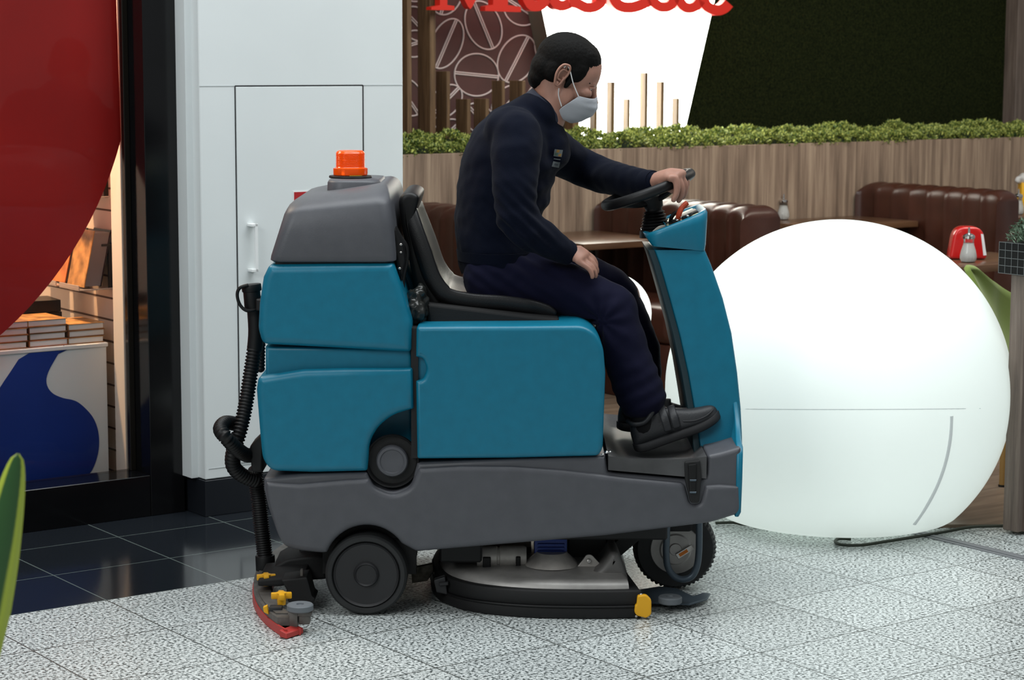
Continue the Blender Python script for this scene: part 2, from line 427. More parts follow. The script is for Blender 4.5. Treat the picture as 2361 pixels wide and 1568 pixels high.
def mossmat():
    m, nt, b = newmat('moss_wall'); N = nt.nodes; L = nt.links
    tc = N.new('ShaderNodeTexCoord'); n = N.new('ShaderNodeTexNoise'); n.inputs['Scale'].default_value = 75; n.inputs['Detail'].default_value = 6; n.inputs['Roughness'].default_value = .75
    L.new(tc.outputs['Object'], n.inputs['Vector']); r = N.new('ShaderNodeValToRGB')
    r.color_ramp.elements[0].position = .38; r.color_ramp.elements[1].position = .72
    r.color_ramp.elements[0].color = (.004, .008, .002, 1); r.color_ramp.elements[1].color = (.040, .050, .012, 1)
    L.new(n.outputs['Fac'], r.inputs[0]); L.new(r.outputs[0], b.inputs['Base Color']); b.inputs['Roughness'].default_value = .95
    b.inputs['Specular IOR Level'].default_value = .1
    bp = N.new('ShaderNodeBump'); bp.inputs['Strength'].default_value = 1; bp.inputs['Distance'].default_value = .02
    L.new(n.outputs['Fac'], bp.inputs['Height']); L.new(bp.outputs[0], b.inputs['Normal']); return m
M_moss = mossmat()
def floormat(name, light):
    m, nt, b = newmat(name); N = nt.nodes; L = nt.links
    tc = N.new('ShaderNodeTexCoord'); sx = N.new('ShaderNodeSeparateXYZ'); L.new(tc.outputs['Object'], sx.inputs[0])
    def math_(op, a, bb=None, c=None):
        q = N.new('ShaderNodeMath'); q.operation = op
        for i, v in enumerate((a, bb, c)):
            if v is None: continue
            if isinstance(v, (int, float)): q.inputs[i].default_value = v
            else: L.new(v, q.inputs[i])
        return q.outputs[0]
    def joint(out, off, sp, wd):
        a = math_('SUBTRACT', out, off); a = math_('DIVIDE', a, sp); a = math_('FRACT', a); a = math_('SUBTRACT', a, .5); a = math_('ABSOLUTE', a)
        return math_('GREATER_THAN', a, .5 - wd / sp / 2)
    wd = .0050 if light else .0045
    j = math_('MAXIMUM', joint(sx.outputs[0], 2.741, .409, wd), joint(sx.outputs[1], 5.862, .394 if light else .385, wd))
    if light:
        n = N.new('ShaderNodeTexNoise'); n.inputs['Scale'].default_value = 105; n.inputs['Detail'].default_value = 3.5; n.inputs['Roughness'].default_value = .62
        L.new(tc.outputs['Object'], n.inputs['Vector'])
        r = N.new('ShaderNodeValToRGB'); E = r.color_ramp.elements
        E[0].position = .39; E[0].color = (.035, .042, .042, 1); E[1].position = .60; E[1].color = (.76, .80, .79, 1)
        e = E.new(.45); e.color = (.20, .225, .22, 1); e = E.new(.50); e.color = (.56, .60, .59, 1)
        L.new(n.outputs['Fac'], r.inputs[0]); base = r.outputs[0]; jc = (.07, .075, .07, 1)
        b.inputs['Roughness'].default_value = .34
        # each tile a little lighter or darker
        vo = N.new('ShaderNodeTexWhiteNoise'); vo.noise_dimensions = '2D'
        cu = math_('FLOOR', math_('DIVIDE', math_('SUBTRACT', sx.outputs[0], 2.741), .409)); cw = math_('FLOOR', math_('DIVIDE', math_('SUBTRACT', sx.outputs[1], 5.862), .394))
        cb = N.new('ShaderNodeCombineXYZ'); L.new(cu, cb.inputs[0]); L.new(cw, cb.inputs[1]); L.new(cb.outputs[0], vo.inputs['Vector'])
        k = math_('MULTIPLY_ADD', vo.outputs['Value'], .14, .84)
        mx0 = N.new('ShaderNodeMix'); mx0.data_type = 'RGBA'; mx0.blend_type = 'MULTIPLY'; mx0.inputs['Factor'].default_value = 1
        L.new(base, mx0.inputs['A']); cc = N.new('ShaderNodeCombineColor'); [L.new(k, cc.inputs[i]) for i in range(3)]; L.new(cc.outputs[0], mx0.inputs['B']); base = mx0.outputs['Result']
    else:
        n = N.new('ShaderNodeTexNoise'); n.inputs['Scale'].default_value = 260; n.inputs['Detail'].default_value = 3
        L.new(tc.outputs['Object'], n.inputs['Vector'])
        r = N.new('ShaderNodeValToRGB'); E = r.color_ramp.elements
        E[0].position = .35; E[0].color = (.006, .0075, .010, 1); E[1].position = .75; E[1].color = (.022, .027, .034, 1)
        L.new(n.outputs['Fac'], r.inputs[0]); base = r.outputs[0]; jc = (.13, .16, .15, 1)
        b.inputs['Roughness'].default_value = .12; b.inputs['Specular IOR Level'].default_value = .6
    mx = N.new('ShaderNodeMix'); mx.data_type = 'RGBA'; L.new(j, mx.inputs['Factor']); L.new(base, mx.inputs['A']); mx.inputs['B'].default_value = jc
    L.new(mx.outputs['Result'], b.inputs['Base Color'])
    return m
M_gran = floormat('light_granite_tiles', True); M_dkfl = floormat('dark_granite_tiles', False)
def globemat(name, col, es, noise_amt=.05):
    """translucent white plastic shell lit from within"""
    m, nt, b = newmat(name); N = nt.nodes; L = nt.links
    b.inputs['Base Color'].default_value = (.72, .76, .74, 1); b.inputs['Roughness'].default_value = .38
    b.inputs['Emission Color'].default_value = (*col, 1)
    tc = N.new('ShaderNodeTexCoord'); n = N.new('ShaderNodeTexNoise'); n.inputs['Scale'].default_value = 3.5; n.inputs['Detail'].default_value = 3
    L.new(tc.outputs['Object'], n.inputs['Vector'])
    mr = N.new('ShaderNodeMapRange'); mr.inputs['To Min'].default_value = es * (1 - noise_amt); mr.inputs['To Max'].default_value = es * (1 + noise_amt)
    L.new(n.outputs['Fac'], mr.inputs['Value']); L.new(mr.outputs[0], b.inputs['Emission Strength'])
    return m
M_globe = globemat('glowing_globe_shell', (0.82, 0.93, 0.87), .52)
M_globe2 = globemat('small_glowing_globe_shell', (0.95, 1.0, 0.93), 1.3)
M_seam = mat('globe_seam', (0.40, 0.43, 0.43), .45, emis=(0.70, 0.78, 0.77), es=.30)
M_pane = None
def panemat():
    m, nt, b = newmat('window_glass'); N = nt.nodes; L = nt.links
    tr = N.new('ShaderNodeBsdfTransparent'); gl = N.new('ShaderNodeBsdfGlossy'); gl.inputs['Roughness'].default_value = .02
    fr = N.new('ShaderNodeFresnel'); fr.inputs['IOR'].default_value = 1.22
    mx = N.new('ShaderNodeMixShader'); L.new(fr.outputs[0], mx.inputs[0]); L.new(tr.outputs[0], mx.inputs[1]); L.new(gl.outputs[0], mx.inputs[2])
    L.new(mx.outputs[0], nt.nodes['Material Output'].inputs[0]); return m
M_pane = panemat()
def snakemat():
    m, nt, b = newmat('snake_plant_leaf'); N = nt.nodes; L = nt.links
    at_ = N.new('ShaderNodeUVMap'); sx = N.new('ShaderNodeSeparateXYZ'); L.new(at_.outputs[0], sx.inputs[0])
    r = N.new('ShaderNodeValToRGB'); E = r.color_ramp.elements
    E[0].position = 0; E[0].color = (.45, .55, .06, 1); E[1].position = 1; E[1].color = (.45, .55, .06, 1)
    for p, c in ((.16, (.45, .55, .06, 1)), (.22, (.03, .10, .025, 1)), (.78, (.03, .10, .025, 1)), (.84, (.45, .55, .06, 1))):
        e = E.new(p); e.color = c
    L.new(sx.outputs[0], r.inputs[0]); L.new(r.outputs[0], b.inputs['Base Color']); b.inputs['Roughness'].default_value = .35
    return m
M_snake = snakemat()
#@@SETTING
# ================================================================== SETTING
def slab(name, uwpts, z0, z1, m):
    bm = NB(); P = [Vector((u, w_, z0)) for u, w_ in uwpts]
    prism(bm, P, Vector((0, 0, z1 - z0)))
    o = finish(bm, name, m); o.rotation_euler = (0, 0, TH); return struct(o)
slab('floor', [(-6, -1), (13, -1), (13, 5.862), (-6, 5.862)], -0.06, 0, M_gran)
# light granite strip continues to the right of the dark border, in front of the restaurant
slab('floor_border', [(-6, 5.862), (4.6, 5.862), (4.6, 8.2), (-6, 8.2)], -0.06, 0, M_dkfl)
slab('floor_right', [(4.6, 5.862), (13, 5.862), (13, 8.72), (4.6, 8.72)], -0.06, 0, M_gran)
# wooden restaurant floor lies on top as a thin deck; its front edge runs across the view
bm = NB()
fp = [Vector((0.0, 7.62, .0)), Vector((0.95, 7.60, .0)), Vector((1.42, 7.40, 0)), Vector((1.80, 7.42, 0)), Vector((3.6, 7.7, 0)), Vector((7, 9.2, 0)), Vector((7, 16, 0)), Vector((3.0, 12.95, 0)), Vector((-0.66, 10.25, 0))]
prism(bm, fp, Vector((0, 0, .012))); struct(finish(bm, 'floor_wood', M_wfl))
# metal expansion strip
def strip():
    bm = NB()
    for a, b, h in ((5.418, 5.432, .004), (5.436, 5.456, .006), (5.460, 5.474, .004)):
        boxw(bm, a, b, 3.2, 5.16, 0.0, h, .001, 1)
    return struct(finish(bm, 'trim_1', mat('floor_strip_metal', (0.20, .205, .215), .5, metal=.25)))
strip()
# --- white column with access door
bm = NB(); boxw(bm, 3.548, 4.395, 6.745, 7.42, 0.135, 3.2, .003, 1)
boxw(bm, 3.522, 3.60, 6.80, 7.42, 0.135, 3.2)
struct(finish(bm, 'wall_column', M_white))
bm = NB(); boxw(bm, 3.546, 4.397, 6.742, 7.42, 0, .132, .002, 1); struct(finish(bm, 'baseboard_column', M_base))
# fine panel joints round the door
bm = NB()
dz = 1.533; uL, uR = 3.688, 4.219
boxw(bm, 3.549, uL, 6.7438, 6.7465, dz - .0012, dz + .0012); boxw(bm, uR, 4.394, 6.7438, 6.7465, dz - .0012, dz + .0012)
boxw(bm, 3.562, 4.394, 6.7438, 6.7465, .172, .1742)
struct(finish(bm, 'trim_joint', mat('faint_joint', (.42, .45, .46), .7)))
bm = NB()
boxw(bm, uL, uR, 6.7434, 6.7468, dz - .0022, dz + .0022); boxw(bm, uL - .0018, uL + .0018, 6.7434, 6.7468, .18, dz); boxw(bm, uR - .0028, uR + .0028, 6.7434, 6.7468, .18, dz)
struct(finish(bm, 'trim_door_gap', M_gap))
bm = NB(); boxw(bm, uL + .003, uR - .004, 6.741, 6.7465, .182, dz - .004, .001, 1)
door = finish(bm, 'door_1', M_white); struct(door)
bm = NB(); hu = 3.748
boxw(bm, hu - .006, hu + .006, 6.708, 6.718, .874, 1.046, .0015, 1)
boxw(bm, hu - .020, hu + .006, 6.708, 6.741, 1.036, 1.046, .001, 1); boxw(bm, hu - .020, hu + .006, 6.708, 6.741, .874, .884, .001, 1)
finish(bm, 'door_handle', M_whiteh, door)
sg = thing('wall_sign', 'red square sign with a white border on the white access door, mostly behind the machine', 'sign', W(3.99, 6.745, 1.09))
bm = NB(); boxw(bm, 3.917, 4.06, 6.7395, 6.7408, 1.01, 1.155, 0); finish(bm, 'border', M_whiteh, sg)
bm = NB(); boxw(bm, 3.921, 4.056, 6.7385, 6.7398, 1.014, 1.151, 0); finish(bm, 'face', M_redsign, sg)
# --- black stone shop front
bm = NB()
boxw(bm, 3.396, 3.53, 6.87, 7.02, 0, 3.2, .002, 1)
struct(finish(bm, 'trim_pillar', M_bstone))
bm = NB(); boxw(bm, 1.0, 3.394, 6.87, 7.03, 0, .149, .002, 1)
struct(finish(bm, 'trim_sill', M_bstone))
win = NB(); boxw(win, 1.0, 3.395, 6.992, 6.998, .149, 3.2); window = struct(finish(win, 'window_1', M_pane))
bm = NB(); boxw(bm, 3.374, 3.396, 6.985, 7.01, .149, 3.2, .002, 1); finish(bm, 'window_frame', mat('bronze_black_frame', (.012, .010, .008), .2, metal=.3), window)
# shop interior
bm = NB(); boxw(bm, 3.425, 3.50, 7.13, 9.0, 0, 3.2); swall = struct(finish(bm, 'wall_shop', M_slatwall))
bm = NB()
z = .10
while z < 2.4:
    boxw(bm, 3.4235, 3.4265, 7.135, 9.0, z, z + .007); z += .081
finish(bm, 'groove', M_groove, swall)
bm = NB(); boxw(bm, 3.385, 3.47, 7.045, 7.13, 0, 3.2, .002, 1); struct(finish(bm, 'trim_post', M_post))
bm = NB(); boxw(bm, 0.5, 3.5, 9.0, 9.06, 0, 3.2); struct(finish(bm, 'wall_shop_back', M_slatwall))
bm = NB(); boxw(bm, 0.5, 3.5, 7.03, 9.0, -.02, .02); struct(finish(bm, 'floor_shop', M_wfl))
l = bpy.data.lights.new('shop_spot', 'SPOT'); l.energy = 260; l.color = (1.0, .56, .26); l.spot_size = math.radians(75); l.spot_blend = .9; l.shadow_soft_size = .06
area('shop_fill_light', tuple(W(2.7, 7.45, 2.9)), tuple(W(3.0, 7.25, 0.9)), .8, .3, 30, (1.0, .80, .58))  # extra fill out of view, added to lift the dim shop interior
so = bpy.data.objects.new('shop_spot', l); COL.objects.link(so); so.location = W(2.75, 7.6, 2.5)
so.rotation_euler = (W(3.42, 7.4, .95) - so.location).to_track_quat('-Z', 'Y').to_euler()
# red round banner hanging behind the glass
def circ3(a, b, c):
    ax, ay = a; bx, by = b; cx, cy = c; d = 2 * (ax * (by - cy) + bx * (cy - ay) + cx * (ay - by))
    ux = ((ax * ax + ay * ay) * (by - cy) + (bx * bx + by * by) * (cy - ay) + (cx * cx + cy * cy) * (ay - by)) / d
    uy = ((ax * ax + ay * ay) * (cx - bx) + (bx * bx + by * by) * (ax - cx) + (cx * cx + cy * cy) * (bx - ax)) / d
    return ux, uy, math.hypot(ax - ux, ay - uy)
q = [onw(x, y, 7.036) for x, y in ((277, 322), (185, 547), (0, 772))]
cu, cz, rr = circ3(*q)
pts = []
a0 = math.atan2(q[0][1] - cz, q[0][0] - cu)
for k in range(61):
    a = a0 - (a0 + PI + a0 * 0) * k / 60 if False else a0 - k / 60 * (a0 + PI + .0)
    pts.append((cu + rr * math.cos(a), cz + rr * math.sin(a)))
pts = [p for p in pts if p[0] < q[0][0] + 1e-4]
utop = onw(264, 0, 7.036)[0]
pts = [(utop, 2.1), (q[0][0], q[0][1])] + pts[1:] + [(cu - rr, 2.1)]
bm = NB(); prism(bm, [W(u, 7.030, z) for u, z in pts], BW * .006)
tag(finish(bm, 'round_banner', M_disc), 'large red curved banner hanging behind the shop glass', 'banner')
# counter with blue graphic
ct = thing('display_counter', 'white display counter with a big blue curved graphic, stacked books on top', 'counter', W(3.0, 7.4, 0))
bm = NB(); boxw(bm, 1.6, 3.368, 7.155, 7.75, .02, .585, .002, 1); finish(bm, 'body', M_counter, ct)
bm = NB(); boxw(bm, 1.6, 3.372, 7.148, 7.755, .585, .60, .002, 1); finish(bm, 'top', M_counter, ct)
bl = [(67, 796), (150, 792), (134, 816), (111, 858), (107, 884), (119, 905), (143, 917), (173, 924), (195, 940), (215, 964), (226, 994), (228, 1029), (221, 1063), (208, 1090), (186, 1113), (172, 1122)]
P = [onw(x, y, 7.153) for x, y in bl]
core = cr([Vector((a, b, 0)) for a, b in P[1:]], 4)
zb = .021
left = [onw(x, y, 7.153) for x, y in ((-60, 990), (0, 894), (26, 855), (43, 829))]
pts = [Vector((P[0][0], .584, 0)), Vector((P[1][0] + .006, .584, 0))] + core[1:] + [Vector((core[-1].x - .03, zb, 0)), Vector((left[0][0] - .05, zb, 0)), Vector((left[0][0] - .06, left[0][1] - .1, 0))] + cr([Vector((a, b, 0)) for a, b in left], 4)
bm = NB(); prism(bm, [W(p.x, 7.1545, p.y) for p in pts], BW * -.003); finish(bm, 'graphic', M_blue, ct)
# books
def book(name, label, u0, u1, w0, w1, z0, t, cov, group, spine=False, skew=0.0, cat='book'):
    c = W((u0 + u1) / 2, (w0 + w1) / 2, z0)
    th = thing(name, label, cat, c, group)
    def bx(bm, a, b, cc, d, e, f):
        P = []
        for z in (e, f):
            for (uu, ww) in ((a, cc), (b, cc), (b, d), (a, d)):
                du, dw = uu - (u0 + u1) / 2, ww - (w0 + w1) / 2
                P.append(W((u0 + u1) / 2 + du * math.cos(skew) - dw * math.sin(skew), (w0 + w1) / 2 + du * math.sin(skew) + dw * math.cos(skew), z))
        boxp(bm, P, 0.0006, 1)
    bm = NB(); bx(bm, u0, u1, w0, w1, z0, z0 + .0022); bx(bm, u0, u1, w0, w1, z0 + t - .0022, z0 + t)
    if spine: bx(bm, u0, u1, w0, w0 + .003, z0, z0 + t)
    else: bx(bm, u0, u0 + .003, w0, w1, z0, z0 + t)
    finish(bm, 'cover', cov, th, smooth=False)
    bm = NB(); bx(bm, u0 + .003, u1 - .004, w0 + .004, w1 - .004, z0 + .0022, z0 + t - .0022); finish(bm, 'pages', M_page, th, smooth=False)
    return th
ords = ['bottom', 'second from the bottom', 'third from the bottom', 'top']
for s, (ua, ub, n) in enumerate(((2.945, 3.065, 4), (3.075, 3.215, 4), (3.225, 3.362, 3))):
    st = ['left stack', 'middle stack', 'right stack'][s]
    z = .601
    for k in range(n):
        nm = ords[k] if k < n - 1 else 'topmost'
        book('book', f'hardback book lying {nm} of the {st} on the white counter', ua + random.uniform(-.004, .004), ub + random.uniform(-.004, .004) + .008, 7.165 + random.uniform(0, .006), 7.36, z, .0235, M_cov[[0, 3, 0, 1][(k + s) % 4]], 'hardback books stacked on the counter', skew=random.uniform(-.03, .03))
        z += .0245
for k, (ua, ub, z) in enumerate(((3.16, 3.335, .601), (3.155, 3.33, .646), (3.10, 3.325, .691))):
    lb = ['bottom black book of the pile behind the white stacks', 'black spined book in the middle of the pile behind', 'black book with letters on its spine on top of the rear pile'][k]
    b_ = book('book', lb, ua, ub, 7.44, 7.60, z, .043, M_cov[2], 'black books behind the stacks', spine=True, skew=-.12)
    bm = NB()
    for uu, rr_ in ((ub - .055, .006), (ub - .03, .0045)):
        lathe(bm, W(uu, 7.4525 + (.004 if uu > ub - .04 else .002), z + .021), -BW, [(rr_ * .5, 0), (rr_, 0), (rr_, .003), (rr_ * .5, .003), (rr_ * .5, 0)], 16)
    finish(bm, 'spine_emblem', M_label, b_); bm = NB()
    for i in range(5): boxw(bm, ua + .05 + i * .017, ua + .054 + i * .017, 7.458, 7.462, z + .014, z + .029); boxw(bm, ua + .05 + i * .017, ua + .060 + i * .017, 7.458, 7.462, z + .02 + (i % 2) * .006, z + .023 + (i % 2) * .006)
    finish(bm, 'spine_lettering', M_label, b_)
# books on the slat wall
def wallbook(u0, w0, w1, z0, h, cov, lab):
    th = thing('display_book', lab, 'book', W(3.42, (w0 + w1) / 2, z0), 'books displayed on the slat wall')
    lean = .045
    def bx(bm, a, b, c, d, e, f, bev=.0008):
        k = lambda z: lean * (z - z0) / h
        P = [W(a + k(e), c, e), W(b + k(e), c, e), W(b + k(e), d, e), W(a + k(e), d, e), W(a + k(f), c, f), W(b + k(f), c, f), W(b + k(f), d, f), W(a + k(f), d, f)]
        boxp(bm, P, bev, 1)
    ub = 3.375
    bm = NB(); bx(bm, u0, u0 + .004, w0, w1, z0, z0 + h); finish(bm, 'front_cover', cov, th, smooth=False)
    bm = NB(); bx(bm, u0 + .004, ub - .004, w0 + .004, w1 - .004, z0 + .003, z0 + h - .008); finish(bm, 'pages', M_bookg, th, smooth=False)
    bm = NB(); bx(bm, ub - .004, ub, w0, w1, z0, z0 + h); finish(bm, 'back_cover', M_cov[2], th, smooth=False)
def holder(w0, w1, z0, lab):
    th = thing('book_holder', lab, 'book holder', W(3.42, (w0 + w1) / 2, z0), 'book holders hooked on the slat wall')
    bm = NB(); boxw(bm, 3.28, 3.421, w0, w1, z0 - .008, z0 - .003, .001, 1); boxw(bm, 3.28, 3.284, w0, w1, z0 - .003, z0 + .012, .001, 1)
    finish(bm, 'tray', mat('clear_acrylic', (.7, .65, .6), .15, trans=.6), th)
    bm = NB(); boxw(bm, 3.410, 3.424, w0 + .02, w0 + .03, z0 - .01, z0 + .16, 0); boxw(bm, 3.38, 3.426, w0 + .01, w0 + .03, z0 + .15, z0 + .158); finish(bm, 'bracket', M_dark, th)
wallbook(3.305, 7.20, 7.345, .80, .205, M_cov[0], 'thick grey edged book nearest the white post on the slat wall')
wallbook(3.32, 7.40, 7.54, .80, .20, M_cov[3], 'rust and gold covered book next to the thick grey book')
wallbook(3.32, 7.60, 7.74, .80, .20, M_cov[1], 'book just peeking out beside the red banner edge')
wallbook(3.33, 7.23, 7.36, 1.135, .16, M_cov[1], 'dark book on the upper row touching the red banner edge')
holder(7.19, 7.36, .797, 'clear holder under the thick grey edged book'); holder(7.39, 7.56, .797, 'clear holder under the rust and gold book'); holder(7.59, 7.76, .797, 'clear holder farthest from the post'); holder(7.21, 7.38, 1.132, 'clear holder of the upper row book')

# --- restaurant back: low oak wall with planter
WW = 8.726
bm = NB(); boxw(bm, 4.3, 11.6, WW, WW + .04, 0, 1.167, .002, 1); struct(finish(bm, 'wall_low_oak', M_oak))
bm = NB(); boxw(bm, 4.3, 11.6, WW + .04, WW + .30, 0, 1.13); planter = struct(finish(bm, 'trim_planter', M_stem))
WBK = 9.30
bm = NB(); boxw(bm, 4.3, 7.3, WBK, WBK + .05, 0, 3.2); mural = struct(finish(bm, 'wall_mural', M_mural))
bm = NB(); boxw(bm, 7.3, 10.62, WBK, WBK + .05, 0, 3.2); moss = struct(finish(bm, 'wall_moss', M_moss))
bm = NB(); boxw(bm, 10.62, 11.3, WBK - .10, WBK + .05, 0, 3.2, .004, 1); struct(finish(bm, 'wall_right_post', M_oakd))
# coffee bean outlines on the mural
def bean(cx, cy, a, b, ang, split=True):
    """centre, half axes in zoom px of crop (scale .3812, origin 900,0)"""
    bm = NB(); K = .3812
    def P(x, y): u, z = onw(900 + x * K, y * K, WBK - .003); return W(u, WBK - .003, z)
    ca, sa = math.cos(ang), math.sin(ang)
    pts = [P(cx + a * math.cos(t) * ca - b * math.sin(t) * sa, cy + a * math.cos(t) * sa + b * math.sin(t) * ca) for t in [2 * PI * k / 56 for k in range(56)]]
    tube(bm, pts, .0042, 6, closed=True)
    for o_ in (-6, 6):
        x0, y0 = cx - a * ca * .99 - o_ * sa, cy - a * sa * .99 + o_ * ca
        x1, y1 = cx + a * ca * .99 - o_ * sa, cy + a * sa * .99 + o_ * ca
        tube(bm, [P(x0, y0), P(x1, y1)], .0038, 6)
    finish(bm, 'bean_outline', M_line, mural)
def beanl(p, q, b, c=None):
    (x0, y0), (x1, y1) = p, q
    bean((x0 + x1) / 2, (y0 + y1) / 2, math.hypot(x1 - x0, y1 - y0) / 2, b, math.atan2(y1 - y0, x1 - x0))
for p_, q_, b_ in (((400, 118), (276, 410), 92), ((505, 12), (620, 294), 104), ((388, 440), (653, 466), 128), ((834, 222), (696, 492), 108),
                   ((700, -10), (888, 112), 100), ((370, -190), (305, 88), 100), ((480, -60), (650, -220), 100), ((415, 530), (250, 700), 82),
                   ((920, 190), (1000, 420), 80), ((80, 60), (240, 230), 90), ((60, 290), (230, 240), 80), ((30, 480), (170, 690), 90), ((640, 720), (790, 530), 88), ((470, 640), (610, 800), 80),
                   ((-20, 110), (60, -80), 80), ((930, 500), (870, 720), 80), ((250, 900), (420, 740), 80), ((210, -20), (60, -130), 80)):
    beanl(p_, q_, b_)
# lit panel shaped like a tapering glass
pf = WBK - .14
cor = [(1252.6, 30), (1640, 34), (1580, 297), (1310, 305)]
c2 = [onw(x, y, pf) for x, y in cor]
def ext(p, q, z): t = (z - p[1]) / (q[1] - p[1]); return (p[0] + (q[0] - p[0]) * t, z)
TL, BL = ext(c2[0], c2[3], 2.25), ext(c2[0], c2[3], 1.10); TR, BR = ext(c2[1], c2[2], 2.25), ext(c2[1], c2[2], 1.10)
lp = thing('light_panel', 'brightly lit white panel tapering down like a cup, behind the driver', 'light panel', W((BL[0] + BR[0]) / 2, pf, 1.1))
bm = NB(); prism(bm, [W(u, pf, z) for u, z in (TL, TR, BR, BL)], BW * .006); finish(bm, 'lit_face', M_panel, lp, smooth=False)
bm = NB(); prism(bm, [W(u, pf + .006, z) for u, z in (TL, TR, BR, BL)], BW * .13); finish(bm, 'housing', M_paneledge, lp, smooth=False)
# slats standing in the planter
WS = 9.0
SL = [(50, 103, 130, -700), (165, 240, 275, -700), (275, 340, 362, 432), (395, 465, 487, 600), (503, 577, 598, 597), (612, 675, 693, 488), (718, 797, 818, 488),
      (905, 960, 985, 420), (1055, 1105, 1143, 560), (1205, 1236, 1252, 510), (1307, 1337, 1357, 497), (1407, 1437, 1450, 600), (1507, 1541, 1557, 440), (1605, 1638, 1656, 495), (1703, 1734, 1748, 595)]
for i, (x0, x1, x2, yt) in enumerate(SL):
    K = .3812; ym = 250
    ua = onw(900 + x1 * K, ym, WS)[0]; ub = onw(900 + x2 * K, ym, WS)[0]; wb = onu(900 + x0 * K, ym, ua)[0]; wb = min(wb, WS + .16)
    if i >= 9: wb = min(wb, WS + .14)
    zt = onw(900 + x1 * K, yt * K, WS)[1] if yt > 0 else 2.6
    bm = NB(); boxw(bm, ua, ub, WS, wb, 1.10, zt, .0015, 1)
    hw = ['tall slat at the column side, first from the left', 'second slat from the left, running out of the picture', 'mid height slat beside the two tall ones', 'low slat, the fourth from the left', 'low slat between the fourth and the taller pair', 'left one of the taller pair nearest the driver', 'right one of the taller pair beside the driver\'s back',
          'slat hidden behind the driver\'s head', 'slat below the face mask at the lit panel\'s left edge', 'slat just in front of the driver\'s eyes', 'first slat clear of the driver before the lit panel', 'low slat between two taller ones before the lit panel', 'tallest slat before the lit panel', 'slat right of the tallest one before the lit panel', 'rightmost short slat before the lit panel'][i]
    tag(finish(bm, 'wood_slat', M_slat, smooth=False), 'upright wooden ' + hw if not hw.startswith('upright') else hw, 'slat', 'wooden slats in the planter')
# hedge of little bushes
def bushmesh(seed, n=430):
    rnd_ = random.Random(seed); bm = NB()
    for i in range(n):
        a = rnd_.uniform(0, 2 * PI); e = rnd_.uniform(-.02, 1) * PI / 2; r = (.058 + .014 * rnd_.random()) * (1 + .25 * noise.noise(Vector((math.cos(a) * 2 + seed, math.sin(a) * 2, e * 2))))
        d = Vector((math.cos(a) * math.cos(e), math.sin(a) * math.cos(e), math.sin(e)))
        c = Vector((0, 0, .045)) + Vector((d.x * r * 1.15, d.y * r * 1.1, d.z * r * .98))
        s = rnd_.uniform(.0065, .0135)
        t1 = (d + Vector((rnd_.uniform(-1, 1), rnd_.uniform(-1, 1), rnd_.uniform(-.3, 1.2))) * .8).normalized(); t2 = t1.cross(Vector((rnd_.uniform(-1, 1), rnd_.uniform(-1, 1), rnd_.uniform(-1, 1)))).normalized()
        n_ = t1.cross(t2)
        v = [bm.verts.new(c + t1 * s * p + t2 * s * q + n_ * s * h) for p, q, h in ((-1, 0, 0), (0, .55, .2), (1.1, 0, 0), (0, -.55, .2))]
        bm.faces.new((v[0], v[1], v[2])); bm.faces.new((v[0], v[2], v[3]))
    return bm
proto = []
for s in range(4):
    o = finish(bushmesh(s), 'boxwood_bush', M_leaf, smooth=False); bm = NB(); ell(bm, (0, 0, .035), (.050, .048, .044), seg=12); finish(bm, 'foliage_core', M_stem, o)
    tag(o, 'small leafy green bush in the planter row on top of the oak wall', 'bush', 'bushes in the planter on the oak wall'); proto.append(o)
k = 0; u = 5.62
while u < 10.6:
    for row, wq in enumerate((WW + .075, WW + .185)):
        o = proto[k] if k < 4 else copy_tree(proto[k % 4])
        o.location = W(u + (.05 if row else 0) + random.uniform(-.012, .012), wq + random.uniform(-.01, .01), 1.125 + random.uniform(-.012, .012) + (.012 if row else 0))
        o.rotation_euler = (0, 0, random.uniform(0, 6.28)); s_ = random.uniform(.9, 1.12); o.scale = (s_, s_, s_ * (.98 if row else .86)); k += 1
    u += .105
# red sign letters
sign = thing('letter_sign', 'red cut-out letter sign above the coffee bean mural and the lit panel', 'sign', W(6.8, 8.95, 1.85))
WSG = 8.93
def SP(x, y): u, z = onw(900 + x * .3812, y * .3812, WSG); return W(u, WSG, z)
def letter(name, outline, n=1):
    bm = NB(); P = [SP(x, y) for x, y in outline]; prism(bm, P, BW * .045); return finish(bm, name, M_redlet, sign, smooth=False)
letter('letter_m', [(248, 60), (248, 42), (300, 32), (300, -280), (250, -290), (250, -330), (400, -330), (484, -120), (570, -330), (760, -330), (760, -290), (712, -280), (712, 30), (790, 42), (790, 73), (574, 66), (574, 38), (622, 28), (622, -210), (497, 40), (484, 55), (470, 40), (345, -210), (345, 30), (388, 36), (388, 62)])
def stroke(name, pts, r, n=7):
    """ribbon of constant width as a solid letter"""
    bm = NB(); C = cr([Vector((x, y, 0)) for x, y in pts], n); Lp, Rp = [], []
    for i, p in enumerate(C):
        t = (C[min(i + 1, len(C) - 1)] - C[max(i - 1, 0)]).normalized(); nn = Vector((-t.y, t.x, 0))
        rr_ = r if not callable(r) else r(i / (len(C) - 1)); Lp.append(p + nn * rr_); Rp.append(p - nn * rr_)
    for i in range(len(C) - 1):
        quad = [SP(p.x, p.y) for p in (Lp[i], Lp[i + 1], Rp[i + 1], Rp[i])]
        prism(bm, quad, BW * .045)
    return finish(bm, name, M_redlet, sign, smooth=False)
stroke('letter_u', [(800, -180), (815, -60), (845, 20), (880, 38), (925, 20), (960, -60), (985, -180), (975, -60), (1000, 15), (1040, 36), (1085, 20)], 30)
stroke('letter_s', [(1240, -160), (1170, -150), (1160, -90), (1240, -50), (1280, 0), (1245, 38), (1190, 46), (1130, 20), (1085, 12)], 30)
